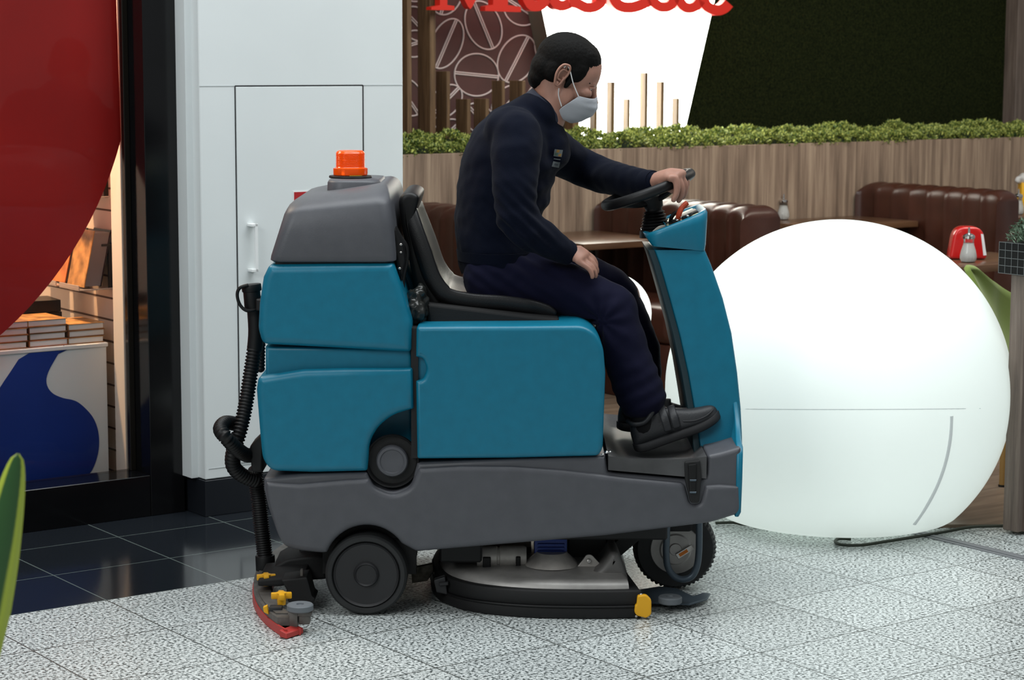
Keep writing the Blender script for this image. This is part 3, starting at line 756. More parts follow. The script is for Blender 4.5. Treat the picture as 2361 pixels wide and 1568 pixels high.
stroke('letter_c', [(1500, -150), (1420, -170), (1360, -100), (1350, -30), (1380, 28), (1445, 46), (1510, 32), (1570, 0)], 32)
stroke('letter_a', [(1730, -160), (1640, -170), (1580, -100), (1575, -20), (1610, 26), (1655, 44), (1700, 28), (1730, -40), (1745, -160), (1740, -40), (1765, 25), (1805, 50), (1850, 36), (1880, 0)], 29)
stroke('letter_t', [(1925, -330), (1905, -150), (1895, -30), (1915, 35), (1975, 62), (2020, 50), (2050, 20)], 31)
# restaurant furniture --------------------------------------------------
def bench(u0, th_, w0, w1, zt, label, seats, nch=8, rust=False):
    """backrest slab with vertical channels on the face towards -u, plus seat cushions"""
    t = thing('booth_bench', label, 'bench', W(u0 + th_ / 2, (w0 + w1) / 2, .0), 'leather booth benches along the oak wall')
    # back: profile across u,z swept over w with channel bulges
    bm = NB(); K = nch; NS = K * 8
    prof0 = fillet([(u0, .02), (u0, zt, .075), (u0 + th_, zt, .06), (u0 + th_, .02)], 7)
    rings = []
    for i in range(NS + 1):
        ww = w0 + (w1 - w0) * i / NS; ph = (i / 8) % 1.0
        b = -.014 * (1 - abs(math.sin(PI * ph)) ** .45)
        ed = min(1, min(i, NS - i) / 5.0); sh = .025 * (1 - ed ** .5)
        cu_, cz_ = u0 + th_ / 2, zt / 2
        r = []
        for p in prof0:
            uu, zz = p.x, p.y
            d = b - sh
            nu = -1 if uu < u0 + th_ * .5 else .4
            top = max(0, (zz - (zt - .08)) / .08)
            r.append(bm.verts.new(W(uu - nu * d * (1 - .3 * top) if nu < 0 else uu + d * .3, ww, zz + d * top)))
        rings.append(r)
    N_ = len(prof0)
    for i in range(NS):
        for k_ in range(N_): bm.faces.new((rings[i][k_], rings[i][(k_ + 1) % N_], rings[i + 1][(k_ + 1) % N_], rings[i + 1][k_]))
    bm.faces.new(rings[0]); bm.faces.new(rings[-1][::-1])
    finish(bm, 'backrest', M_bench, t, ang=60)
    for (a, b_) in seats:
        bm = NB(); boxw(bm, a, b_, w0 + .01, w1 - .005, .30, .475, .05, 4); finish(bm, 'seat_cushion', M_bench, t, ang=60)
        bm = NB(); boxw(bm, a + .02, b_ - .01, w0 + .03, w1 - .005, .013, .30, .006, 2); finish(bm, 'seat_base', M_bench, t)
bench(5.66, .20, 8.12, 8.70, .94, 'brown leather booth bench showing between the seat and the driver\'s back', [(5.865, 6.18)], 5)
bench(6.88, .23, 7.58, 8.70, .935, 'brown leather booth bench with a channelled top behind the steering column', [(6.42, 6.875)], 9)
bench(8.76, .15, 7.66, 8.70, .945, 'tall brown channelled bench at the right, behind the big globe', [(8.30, 8.755)], 8)
def table(u0, u1, w0, w1, label, zt=.75):
    t = thing('cafe_table', label, 'table', W((u0 + u1) / 2, (w0 + w1) / 2, 0), 'dark wooden restaurant tables')
    bm = NB(); boxw(bm, u0, u1, w0, w1, zt - .032, zt, .003, 2); finish(bm, 'tabletop', M_tabw, t)
    cu_, cw_ = (u0 + u1) / 2, (w0 + w1) / 2
    bm = NB(); cyl(bm, W(cu_, cw_, .03), W(cu_, cw_, zt - .032), .028, 16); finish(bm, 'pedestal', M_dark, t)
    bm = NB(); boxw(bm, cu_ - .17, cu_ + .17, cw_ - .17, cw_ + .17, .012, .03, .004, 1); finish(bm, 'foot_plate', M_dark, t)
table(6.30, 6.86, 8.09, 8.715, 'wooden table against the oak wall, seen between the driver and the steering column')
table(7.99, 8.74, 8.23, 8.715, 'dark table against the oak wall carrying one sugar shaker, left of the tall bench')
table(6.86, 7.62, 6.30, 6.72, 'dark table at the right carrying the red dispenser, behind the big globe')
table(9.45, 10.2, 8.10, 8.70, 'far dark table at the right picture edge carrying a yellow box', .75)
def shaker(p, s, label):
    t = thing('sugar_shaker', label, 'sugar shaker', p, 'glass sugar shakers')
    bm = NB(); lathe(bm, p + Vector((0, 0, .001)), (0, 0, 1), [(0, 0), (.030 * s, 0), (.036 * s, .012 * s), (.037 * s, .025 * s), (.032 * s, .05 * s), (.024 * s, .075 * s), (.022 * s, .09 * s), (.024 * s, .105 * s), (.0, .105 * s)], 28); finish(bm, 'glass_jar', M_glass, t)
    bm = NB(); seg = 28
    lathe(bm, p + Vector((0, 0, .004)), (0, 0, 1), [(0, 0), (.028 * s, 0), (.034 * s, .012 * s), (.0348 * s, .024 * s), (.030 * s, .048 * s), (.0225 * s, .070 * s), (.02 * s, .078 * s), (0, .082 * s)], seg)
    for v in bm.verts:
        a = math.atan2(v.co.y - p.y, v.co.x - p.x); rr_ = .97 + .03 * math.cos(a * 14)
        v.co.x = p.x + (v.co.x - p.x) * rr_; v.co.y = p.y + (v.co.y - p.y) * rr_
    finish(bm, 'sugar', M_sugar, t)
    bm = NB(); lathe(bm, p + Vector((0, 0, .1025 * s)), (0, 0, 1), [(0, 0), (.026 * s, 0), (.027 * s, .006 * s), (.026 * s, .014 * s), (.018 * s, .02 * s), (.006 * s, .024 * s), (.004 * s, .05 * s), (0.0, .05 * s)], 28); finish(bm, 'pour_lid', M_chrome, t)
shaker(fl(1806, 506, .7515), .92, 'glass sugar shaker alone on the table by the oak wall')
shaker(fl(2232, 604, .7515), 1.0, 'glass sugar shaker standing before the red dispenser')
shaker(fl(2347, 494, .7515), .95, 'glass sugar shaker beside the yellow box at the right picture edge')
def dispenser(p, label, s=1.0):
    t = thing('napkin_dispenser', label, 'napkin dispenser', p, 'red napkin dispensers')
    bm = NB()
    pts = fillet([(-.085 * s, 0, .02), (-.062 * s, .145 * s, .05), (.062 * s, .145 * s, .05), (.085 * s, 0, .02)], 8)
    a = BU * math.cos(.35) + BW * math.sin(.35) * -1 if False else Vector((1, 0, 0)); dd = Vector((0, 1, 0))
    prism(bm, [p + a * q_.x + Vector((0, 0, q_.y + .001)) for q_ in pts], dd * .085 * s, .012, 4)
    finish(bm, 'shell', M_redp, t)
    bm = NB(); P = [p + a * x + Vector((0, -.0012, z)) for x, z in ((.052 * s, .115 * s), (.063 * s, .113 * s), (.080 * s, .020 * s), (.066 * s, .018 * s))]
    prism(bm, P, dd * .001); finish(bm, 'paper_slot', M_whiteh, t, smooth=False)
dispenser(fl(2236, 600, .7515) + Vector((0, .03, 0)), 'red napkin dispenser on the dark table behind the big globe')
dispenser(fl(1703, 500, .7515), 'red napkin dispenser whose top just shows over the booth bench', .9)
yb = fl(2362, 489, .7515)
t = thing('yellow_box', 'yellow box on the far table, cut by the right picture edge', 'box', yb)
bm = NB(); boxp(bm, [yb + Vector(q_) for q_ in ((0 - .02, 0, 0), (.10, 0, 0), (.10, .10, 0), (-.02, .10, 0), (-.02, 0, .17), (.10, 0, .17), (.10, .10, .17), (-.02, .10, .17))], .003, 2); finish(bm, 'carton', M_ywl, t)
bm = NB(); ell(bm, yb + Vector((.012, .04, .19)), (.05, .04, .032), seg=20); ell(bm, yb + Vector((-.03, .03, .185)), (.022, .02, .02), seg=14)
fo = finish(bm, 'plastic_wrap', M_film); displace(fo, lambda c: .012 * noise.noise(c * 40)); tag(fo, 'crumpled clear wrap lying on the yellow box', 'plastic wrap')
bm = NB(); p = fl(2352, 530, .45); boxp(bm, [Vector((p.x - .03, p.y + .2, .012)), Vector((p.x + .5, p.y + .2, .012)), Vector((p.x + .5, p.y + .25, .012)), Vector((p.x - .03, p.y + .25, .012)), Vector((p.x - .03, p.y + .2, .70)), Vector((p.x + .5, p.y + .2, .70)), Vector((p.x + .5, p.y + .25, .70)), Vector((p.x - .03, p.y + .25, .70))], .02, 3)
tag(finish(bm, 'yellow_bench_back', M_ywl), 'yellow panel below the far table at the right picture edge', 'panel')
# oak partition with cube planter
pu, pw = uwof(fl(2345, 1236))
bm = NB(); boxw(bm, pu, pu + 1.2, pw, pw + .066, .012, .905, .002, 1)
boxw(bm, pu + .03, pu + .045, pw - .006, pw + .002, .012, .903)
tag(finish(bm, 'oak_partition', M_oakd), 'oak board partition at the right edge carrying the black cube planter', 'partition')
cp = thing('cube_planter', 'black cube planter with a pale grid, grey-green herb growing in it', 'planter', W(pu + .1, pw + .04, .906))
bm = NB(); boxw(bm, pu - .02, pu + .12, pw - .035, pw + .105, .907, 1.015, .002, 1); finish(bm, 'cube', M_cube, cp)
bm = NB()
for k in range(6):
    uu = pu - .02 + k * .028
    boxw(bm, uu - .0008, uu + .0008, pw - .0362, pw - .034, .907, 1.016); boxw(bm, pu - .0212, pu - .019, pw - .035 + k * .028 - .0008, pw - .035 + k * .028 + .0008, .907, 1.016)
for k in range(5):
    zz = .908 + k * .0266; boxw(bm, pu - .021, pu + .121, pw - .0362, pw - .034, zz - .0008, zz + .0008); boxw(bm, pu - .0212, pu - .019, pw - .035, pw + .105, zz - .0008, zz + .0008)
finish(bm, 'grid_line', mat('grey_grid_line', (.12, .13, .13), .5), cp, smooth=False)
bm = NB(); rnd_ = random.Random(3)
for i in range(900):
    a = rnd_.uniform(0, 2 * PI); e = rnd_.uniform(0, PI / 2); r = .085 * rnd_.random() ** .4
    c = W(pu + .055, pw + .03, 1.02) + Vector((math.cos(a) * math.cos(e) * r, math.sin(a) * math.cos(e) * r, math.sin(e) * r * 1.0))
    d = Vector((rnd_.uniform(-1, 1), rnd_.uniform(-1, 1), rnd_.uniform(-.2, 1))).normalized(); e2 = d.cross(Vector((0, 1, 0))).normalized()
    v = [bm.verts.new(c + d * x * .012 + e2 * y * .002) for x, y in ((-1, 0), (0, 1), (1, 0), (0, -1))]; bm.faces.new(v)
finish(bm, 'herb', M_herb, cp, smooth=False)
# green chair behind the partition
gc = thing('green_chair', 'green upholstered shell chair behind the oak partition', 'chair', fl(2330, 1150))
gp = [(2232, 622), (2300, 700), (2345, 830), (2365, 960)]
bm = NB(); Yg = 8.05
front = cr([at(x, y, Yg) for x, y in ((2229, 617), (2262, 622), (2300, 652), (2330, 672), (2380, 700))], 5); back = cr([at(x, y, Yg) for x, y in ((2229, 617), (2262, 690), (2300, 790), (2318, 860), (2340, 930))], 5)
rings = []
N_ = len(front)
for i in range(N_):
    a, b_ = front[i], back[i]; ring = []
    for k in range(13):
        t = k / 12; y = (t - .5) * .0
        bow = math.sin(PI * t) * .09 * (i / (N_ - 1)) ** .5
        ring.append(a.lerp(b_, t) + Vector((0, bow + .42 * (i / (N_ - 1)) * (1 - t) * .6, 0)))
    rings.append(ring)
V = [[bm.verts.new(p) for p in r] for r in rings]
for i in range(N_ - 1):
    for k in range(12): bm.faces.new((V[i][k], V[i][k + 1], V[i + 1][k + 1], V[i + 1][k]))
o = finish(bm, 'shell', M_green, gc, ang=80); modbake(o, [('SOLIDIFY', dict(thickness=.022, offset=0))])
for i, (x, y, dx) in enumerate(((2311, 1122, .01), (2420, 1150, 0), (2440, 1110, 0), (2330, 1090, 0))):
    p = fl(x, y, .012); bm = NB(); lathe(bm, p, (.02, .02, 1), [(0, 0), (.013, 0), (.02, .40), (0, .40)], 14); finish(bm, 'leg', M_legw, gc)
    bm = NB(); cyl(bm, p + Vector((0, 0, -.0)), p + Vector((0, 0, .008)), .016, 14)
    finish(bm, 'foot_cap', M_black, gc)
# globes
gl = fl(1930, 1237); Yb = 7.56; cg = at(1930, 900, Yb); rg = 391 / FPX * (cg - CAM).length
bm = NB(); t_ = NB(); bmesh.ops.create_uvsphere(t_, u_segments=128, v_segments=96, radius=rg)
zc = cg.z
for v in t_.verts:
    v.co.z *= .995
    z = v.co.z + zc
    if z < .03:
        # flattened foot with a softly rounded rim
        v.co.z = max(z, 0) * 0 + .03 * math.exp((z - .03) / .05) * .98 + .001 - zc
        rxy = math.hypot(v.co.x, v.co.y); lim = math.sqrt(max(rg * rg - (.03 - zc) ** 2, 0))
        k = 1 - .10 * min(1, (.03 - z) / .1)
        v.co.x *= 1.0; v.co.y *= 1.0
t_.transform(Matrix.Translation(cg)); merge(bm, t_)
globe = finish(bm, 'globe_lamp', M_globe, ang=80)
tag(globe, 'huge glowing white globe lamp on the floor before the booths, flattened at the base', 'globe lamp')
# moulded seam ribs following the shell
def on_globe(x, y, off=.0):
    d = ray(x, y).normalized(); oc = CAM - cg; b_ = oc.dot(d); c_ = oc.dot(oc) - (rg + off) ** 2; return CAM + d * (-b_ - math.sqrt(max(b_ * b_ - c_, 0)))
P = [on_globe(x, y, -.0095) for x, y in ((2190, 958), (2187, 1010), (2177, 1062), (2160, 1112), (2136, 1160), (2106, 1205))]
bm = NB(); tube(bm, P, .0125, 10, n=6); finish(bm, 'mould_seam', M_seam, globe)
P = [on_globe(x, 944 + (x - 1930) ** 2 * -.00002, -.0021) for x in range(1700, 2300, 40)]
bm = NB(); tube(bm, P, .0026, 8, n=3); finish(bm, 'ring_seam', M_seam, globe)
g2 = at(1410, 722, 8.55); r2 = 92 / FPX * (g2 - CAM).length
bm = NB(); ell(bm, g2, (r2, r2, r2), seg=48); gl2 = finish(bm, 'globe_lamp', M_globe2, ang=80); tag(gl2, 'small glowing white globe lamp on a stool behind the driver\'s legs', 'globe lamp')
st = thing('stool', 'dark stool under the small globe lamp, hidden behind the driver\'s legs', 'stool', (g2.x, g2.y, .012))
zt_ = g2.z - r2 + .004
bm = NB(); box(bm, g2.x - .165, g2.x + .165, g2.y - .165, g2.y + .165, zt_ - .03, zt_, .006, 2); finish(bm, 'seat', M_dark, st)
for sx in (-1, 1):
    for sy in (-1, 1):
        bm = NB(); box(bm, g2.x + sx * .145 - .012, g2.x + sx * .145 + .012, g2.y + sy * .145 - .012, g2.y + sy * .145 + .012, .012, zt_ - .03, .002, 1); finish(bm, 'leg', M_dark, st)
# cable
bm = NB(); zc_ = .008
P = [fl(x, y, zc_) for x, y in ((1962, 1243), (1935, 1242), (1926, 1249), (1940, 1256), (1985, 1257), (2040, 1249), (2110, 1238), (2180, 1226), (2240, 1219), (2316, 1216), (2420, 1212))]
P = [p + Vector((0, 0, .006 if p.y > 7.35 else 0)) for p in P]
tube(bm, P, .0055, 10, n=6); tag(finish(bm, 'power_cable', M_cable), 'olive power cable looping on the floor out from under the big globe', 'cable')
bm = NB(); P = [fl(x, y, zc_) for x, y in ((1650, 1206), (1690, 1205), (1712, 1209), (1770, 1216))]
tube(bm, P, .005, 10, n=5); tag(finish(bm, 'power_cable', M_cable), 'short dark cable between the machine nose and the big globe', 'cable')
# snake plant in the foreground
pp = Vector((-1.03, 3.45, 0))
sp_ = thing('snake_plant', 'potted snake plant with yellow edged leaves, one leaf tip entering at the left', 'potted plant', pp)
bm = NB(); lathe(bm, pp, (0, 0, 1), [(0, 0), (.13, 0), (.14, .02), (.18, .36), (.185, .38), (.17, .38), (.16, .34), (0, .34)], 40); finish(bm, 'pot', M_pot, sp_)
bm = NB(); lathe(bm, pp + Vector((0, 0, .33)), (0, 0, 1), [(0.0, .012), (.158, .012), (.158, 0), (0, 0)], 30); finish(bm, 'soil', M_soil, sp_)
def leafblade(pts, wid, twist):
    bm = NB(); C = cr(pts, 8); n = len(C); uvl = bm.loops.layers.uv.new('UVMap'); rows = []
    for i, c in enumerate(C):
        t = i / (n - 1); ww = wid * min(1, (1 - t) ** .55 * 1.25) * (.7 + .3 * min(1, t * 3)); ww = max(ww, .0008)
        a = twist * t; d = Vector((math.cos(a), math.sin(a), 0))
        tt = (C[min(i + 1, n - 1)] - C[max(i - 1, 0)]).normalized(); d = (d - tt * d.dot(tt)).normalized(); nn = tt.cross(d)
        rows.append([(bm.verts.new(c + d * ww * s + nn * ww * .35 * (s * s)), (s + 1) / 2, t) for s in (-1, -.75, -.4, 0, .4, .75, 1)])
    for i in range(n - 1):
        for k_ in range(6):
            q4 = (rows[i][k_], rows[i][k_ + 1], rows[i + 1][k_ + 1], rows[i + 1][k_]); f = bm.faces.new([q_[0] for q_ in q4])
            for lp_, q_ in zip(f.loops, q4): lp_[uvl].uv = (q_[1], q_[2])
    me = bpy.data.meshes.new('leaf'); bm.to_mesh(me); bm.free(); me.polygons.foreach_set('use_smooth', [True] * len(me.polygons)); me.materials.append(M_snake)
    o = bpy.data.objects.new('leaf', me); COL.objects.link(o); o.parent = sp_; o.matrix_parent_inverse = sp_.matrix_world.inverted()
    modbake(o, [('SOLIDIFY', dict(thickness=.003, offset=0))])
tip = at(42, 1046, 3.45); mid = at(8, 1210, 3.45); low = at(-38, 1400, 3.45)
leafblade([pp + Vector((.07, 0, .33)), Vector((low.x, 3.45, low.z)), mid, tip], .043, .15)
for dx, dy, h, tw in ((-.05, .06, .85, 1.2), (.0, -.07, .70, 2.0), (-.09, -.02, .78, .5), (-.02, .02, 1.0, 2.6)):
    leafblade([pp + Vector((dx * .7, dy * .7, .33)), pp + Vector((dx * 1.2, dy * 1.2, .33 + (h - .33) * .5)), pp + Vector((dx * 1.7 - .02, dy * 1.7, h))], .032, tw)
#@@MACHINE
# ================================================================== RIDE-ON SCRUBBER
YN, YC, YF = 6.17, 6.56, 6.95
HW = 0.39
mc = thing('floor_scrubber', 'teal and grey ride-on floor scrubber with an orange beacon, driven across the granite floor', 'floor scrubber', (0, YC, 0))
def X(x, y, Y=YN): return at(x, y, Y).x
def Z(y, Y=YN, x=1180): return at(x, y, Y).z
# --- lower chassis shell
bm = NB()
arch = [(845 - 101 * math.cos(a), 1318 - 106 * math.sin(a)) for a in [math.radians(d) for d in range(24, 150, 7)]]
base = [(608, 1102, 6), (700, 1094), (846, 1090, 4), (858, 1120, 14), (905, 1138, 30), (948, 1120, 14), (962, 1068, 4), (1180, 1058), (1396, 1052, 3), (1402, 1090, 3), (1500, 1098), (1588, 1106), (1628, 1100, 8), (1632, 1050, 6), (1662, 1044, 14), (1709, 1030, 10), (1710, 1184, 16), (1640, 1206, 20), (1400, 1236), (960, 1273, 8)]
base += [(x, y) for x, y in arch[::-1]] + [(742, 1276, 8), (696, 1272, 20), (655, 1262, 22), (640, 1235, 20), (618, 1170), (608, 1130)]
pxprism(bm, base, YN + .012, HW * 2 - .024, .014, 4)
# bulged lower skirt (its upper edge is the long bright crease)
low = [(612, 1112, 6), (690, 1116), (800, 1106), (850, 1104, 5), (862, 1126, 14), (905, 1144, 30), (946, 1126, 14), (965, 1080, 5), (1060, 1074), (1180, 1075), (1300, 1084), (1440, 1101), (1570, 1113), (1580, 1120, 5), (1592, 1164, 10), (1614, 1164, 10), (1626, 1120, 5), (1660, 1118), (1706, 1121, 5), (1708, 1184, 16), (1640, 1206, 20), (1400, 1236), (960, 1273, 8)]
low += [(x, y) for x, y in arch[::-1]] + [(742, 1276, 8), (696, 1272, 20), (655, 1262, 22), (640, 1235, 20), (620, 1170), (612, 1130)]
pxprism(bm, low, YN, HW * 2, .016, 4)
chassis = finish(bm, 'chassis', M_grey, mc, ang=42)
# moulded round recess under the filler cap
capc = at(904, 1064, YN + .02); bm = NB()
lathe(bm, capc + Vector((0, .02, 0)), (0, -1, 0), [(0, 0), (.070, 0), (.073, .012), (.078, .020), (.078, .0), (.0, -.01)], 48)
finish(bm, 'cap_recess', M_blackm, chassis)
bm = NB(); lathe(bm, capc + Vector((0, .028, 0)), (0, -1, 0), [(0, 0), (.046, 0), (.047, .022), (.043, .030), (.036, .031), (.033, .027), (.0, .025)], 48)
finish(bm, 'filler_cap', M_grey, mc)
# latch
bm = NB(); pxprism(bm, [(1578, 1066, 4), (1614, 1062, 4), (1618, 1100, 4), (1612, 1160, 6), (1592, 1160, 6), (1580, 1110, 4)], YN - .003, .03, .004, 2)
lt = finish(bm, 'latch', M_blackm, chassis)
bm = NB(); pxprism(bm, [(1587, 1072, 3), (1606, 1070, 3), (1604, 1138, 3), (1590, 1138, 3)], YN - .009, .02, .003, 2); finish(bm, 'latch_lever', M_black, lt) if False else finish(bm, 'latch_lever', M_black, chassis)
bm = NB()
for y in (1106, 1134): pxprism(bm, [(1590, y, 1), (1606, y, 1), (1605, y + 4, 1), (1591, y + 4, 1)], YN - .011, .01, .001, 1)
finish(bm, 'latch_rib', M_steelb, chassis)
# footboard hatch
bm = NB(); zt = Z(1052); zb_ = Z(1092)
xa, xb = X(1403, 1050), X(1630, 1050); ny = 18; nx = 22; rows = []
for j in range(ny + 1):
    v = j / ny; yy = YN + .006 + v * (2 * HW - .012); row = []
    for i in range(nx + 1):
        u_ = i / nx; e = min(u_, 1 - u_) * 8; ez = min(v, 1 - v) * 10
        dip = -.026 * min(1, e) * min(1, ez) * (1 if True else 0) - .010 * math.sin(PI * u_)
        row.append(bm.verts.new((xa + (xb - xa) * u_, yy, zt + dip)))
    rows.append(row)
for j in range(ny):
    for i in range(nx): bm.faces.new((rows[j][i], rows[j][i + 1], rows[j + 1][i + 1], rows[j + 1][i]))
# skirt of the hatch
def skirt(path, zf):
    lo = [bm.verts.new((v.co.x, v.co.y, zf(v.co.x))) for v in path]
    for i in range(len(path) - 1): bm.faces.new((path[i], path[i + 1], lo[i + 1], lo[i]))
    return lo
zf = lambda x: Z(1084) + (Z(1103) - Z(1084)) * (x - xa) / (xb - xa)
skirt(rows[0], zf); skirt(rows[-1], zf); skirt([r[0] for r in rows], zf); skirt([r[-1] for r in rows], zf)
finish(bm, 'footboard', mat('dark_worn_grey_plastic', (0.058, 0.058, 0.060), .5, bump=.3, bscale=150, var=.3, vscale=9), mc, ang=50)
# bright hinge screws
bm = NB()
for x, y, r_ in ((1399, 1043, .0065), (1390, 1048, .004), (1407, 1042, .004)): ell(bm, at(x, y, YN + .02), (r_, r_, r_ * .7), seg=10)
finish(bm, 'hinge_screw', M_chrome, mc)
# --- teal solution tank (lower rear)
RD = 2 * HW
bm = NB()
tl = [(594, 870, 12), (700, 853), (800, 850), (951, 850, 6), (953, 944, 3), (905, 958, 20), (870, 986, 20), (851, 1022, 16), (846, 1088, 6), (720, 1091), (625, 1088, 16), (604, 1062, 16), (598, 1000), (590, 900)]
pxprism(bm, tl, YN - .002, RD + .004, .022, 5)
pxprism(bm, [(612, 800), (948, 805), (951, 905), (612, 900)], YN + .034, RD - .068, .01, 3)
pxprism(bm, [(640, 890), (951, 895), (951, 1086), (640, 1086)], YN + .13, RD - .26, .01, 3)
tank = finish(bm, 'solution_tank', M_teal, mc, ang=42)
# --- teal recovery tank (upper rear)
bm = NB()
pxprism(bm, [(620, 611, 10), (760, 609), (906, 608, 8), (924, 660), (949, 745, 10), (948, 813, 10), (905, 811), (760, 803), (604, 795, 14), (594, 760, 10), (597, 700), (606, 640)], YN - .002, RD + .004, .024, 5)
rtank = finish(bm, 'recovery_tank', M_teal, mc, ang=42)
# --- teal battery cover
bm = NB()
pxprism(bm, [(960, 754, 8), (1345, 751, 26), (1374, 768, 16), (1391, 800, 16), (1396, 860), (1390, 1035, 10), (1380, 1052, 10), (1180, 1057), (962, 1059, 6), (959, 880, 3), (975, 876, 10), (985, 852, 12), (975, 826, 10), (959, 824, 3)], YN - .002, RD + .004, .014, 4)
pxprism(bm, [(962, 800), (1100, 800), (1100, 900), (962, 900)], YN + .03, RD - .06, .004, 2)
cover = finish(bm, 'battery_cover', M_teal, mc, ang=42)
bm = NB(); box(bm, X(950, 800) - .004, X(962, 800) + .002, YN + .02, YF - .02, Z(1060), Z(760)); box(bm, X(625, 610) + .01, X(900, 610) - .01, YN + .02, YF - .02, Z(616), Z(598)); finish(bm, 'gap_seal', M_blackm, mc)
# --- grey lid
def ringloft(bm, rings, seg=8, mi=None):
    """rings: (x0, x1, zl, zr, y0, y1, rad)"""
    V = []
    for (x0, x1, zl, zr, y0, y1, rad) in rings:
        pts = []
        for cx_, cy_, a0 in ((x1 - rad, y1 - rad, 0), (x0 + rad, y1 - rad, PI / 2), (x0 + rad, y0 + rad, PI), (x1 - rad, y0 + rad, 1.5 * PI)):
            for k in range(seg + 1):
                a = a0 + PI / 2 * k / seg; x = cx_ + rad * math.cos(a); y = cy_ + rad * math.sin(a)
                pts.append((x, y, zl + (zr - zl) * (x - x0) / (x1 - x0)))
        V.append([bm.verts.new(p) for p in pts])
    n = len(V[0])
    for i in range(len(V) - 1):
        for k in range(n): bm.faces.new((V[i][k], V[i][(k + 1) % n], V[i + 1][(k + 1) % n], V[i + 1][k]))
    bm.faces.new(V[0][::-1]); bm.faces.new(V[-1])
bm = NB()
def LR(xl, yl, xr, yr, inset, rad): return (X(xl, yl, YN + inset), X(xr, yr, YN + inset), Z(yl, YN + inset, xl), Z(yr, YN + inset, xr), YN + inset, YF - inset, rad)
ringloft(bm, [LR(628, 605, 906, 605, .012, .03), LR(621, 601, 912, 602, .002, .034), LR(622, 592, 912, 590, .000, .036), LR(640, 535, 906, 520, .004, .038), LR(652, 496, 900, 472, .012, .04), LR(658, 484, 898, 459, .022, .045), LR(664, 474, 896, 448, .042, .05),
              LR(676, 463, 893, 437, .075, .06), LR(694, 455, 889, 429, .12, .06), LR(712, 449, 884, 424, .16, .05), LR(724, 447, 878, 424, .18, .04)])
lid = finish(bm, 'tank_lid', M_grey, mc, ang=60)
Yp = 6.56
bm = NB(); x0, x1 = X(752, 425, 6.40), X(876, 425, 6.40)
ringloft(bm, [(x0 - .002, x1, Z(455, 6.40), Z(440, 6.40), 6.40, 6.72, .05), (x0, x1, Z(424, 6.40), Z(424, 6.40), 6.40, 6.72, .05), (x0 + .004, x1 - .004, Z(418, 6.40), Z(418, 6.40), 6.405, 6.715, .05)])
finish(bm, 'beacon_plinth', M_grey, lid, ang=60)
bc = Vector((X(808, 410, Yp) , Yp, Z(415, 6.40) - .004))
bm = NB(); lathe(bm, bc, (0, 0, 1), [(0, 0), (.064, 0), (.066, .003), (.064, .007), (.045, .009), (0, .009)], 48); finish(bm, 'beacon_gasket', M_black, mc)
zA = Z(402, Yp) - bc.z; zB = Z(348, Yp) - bc.z
bcn = NB(); lathe(bcn, bc, (0, 0, 1), [(0, .006), (.049, .006), (.051, .01), (.051, zA - .003), (.04, zA - .003), (0, zA - .003)], 40); beacon = finish(bcn, 'beacon_base', M_black, mc)
bm = NB(); pr = [(0, zA - .003), (.0515, zA - .003), (.0525, zA), (.0525, zA + .017), (.046, zA + .019)]
k = 0; z = zA + .021
while z < zB - .006: pr += [(.0448, z), (.0432, z + .0016)]; z += .0032
pr += [(.042, zB - .004), (.037, zB), (0, zB + .001)]
lathe(bm, bc, (0, 0, 1), pr, 48); finish(bm, 'beacon_lens', M_orange, beacon, ang=60)
bm = NB(); zz0, zz1 = .016, zA - .006
for (z0_, z1_, m_) in ((zz0, zz0 + (zz1 - zz0) * .62, 0), (zz0 + (zz1 - zz0) * .62, zz1, 1)):
    A_ = [-PI / 2 + .02 + k * .09 for k in range(10)]
    vs = [(bm.verts.new(bc + Vector((.0516 * math.cos(a), .0516 * math.sin(a), z0_))), bm.verts.new(bc + Vector((.0516 * math.cos(a), .0516 * math.sin(a), z1_)))) for a in A_]
    for i in range(9):
        f = bm.faces.new((vs[i][0], vs[i + 1][0], vs[i + 1][1], vs[i][1])); f.material_index = m_
me_ = finish(bm, 'rating_label', [M_label, M_labely], beacon)
# lid hinge bracket with bright clips and float hose between lid and seat
bm = NB(); pxprism(bm, [(897, 520, 4), (912, 530, 4), (930, 566, 4), (934, 600), (926, 650, 4), (918, 640), (912, 600), (905, 575)], YN + .05, .12, .008, 2)
hb = finish(bm, 'hinge_bracket', M_black, mc)
bm = NB()
for x, y, s in ((924, 564, .005), (924, 582, .004), (921, 619, .005)): ell(bm, at(x, y, YN + .045), (s, s * .6, s * .8), seg=10)
finish(bm, 'clip', M_steel, hb)
bm = NB(); tube(bm, [at(x, y, YN + .12) for x, y in ((908, 525), (922, 548), (935, 570), (936, 600), (928, 640), (926, 690))], .009, 10, n=5); finish(bm, 'float_cable', M_black, mc)
bm = NB(); pxprism(bm, [(922, 612, 2), (934, 612, 6), (956, 662, 4), (960, 750, 2), (945, 750, 2)], YN + .30, .36, .008, 2); finish(bm, 'tank_front', M_teal, rtank)
# crumpled bag behind the seat
bm = NB(); ell(bm, at(958, 712, YN + .15), (.036, .07, .058), seg=40); ell(bm, at(962, 690, YN + .15), (.020, .05, .045), (0, .3, 0), seg=30)
o = finish(bm, 'plastic_bag', mat('black_bag_film', (.022, .023, .021), .25), ang=80); remesh(o, .004, 2); displace(o, lambda c: .016 * (abs(noise.noise(c * 28)) - .15) + .007 * noise.noise(c * 70)); tag(o, 'crumpled black plastic bag stuffed behind the driver seat', 'plastic bag')
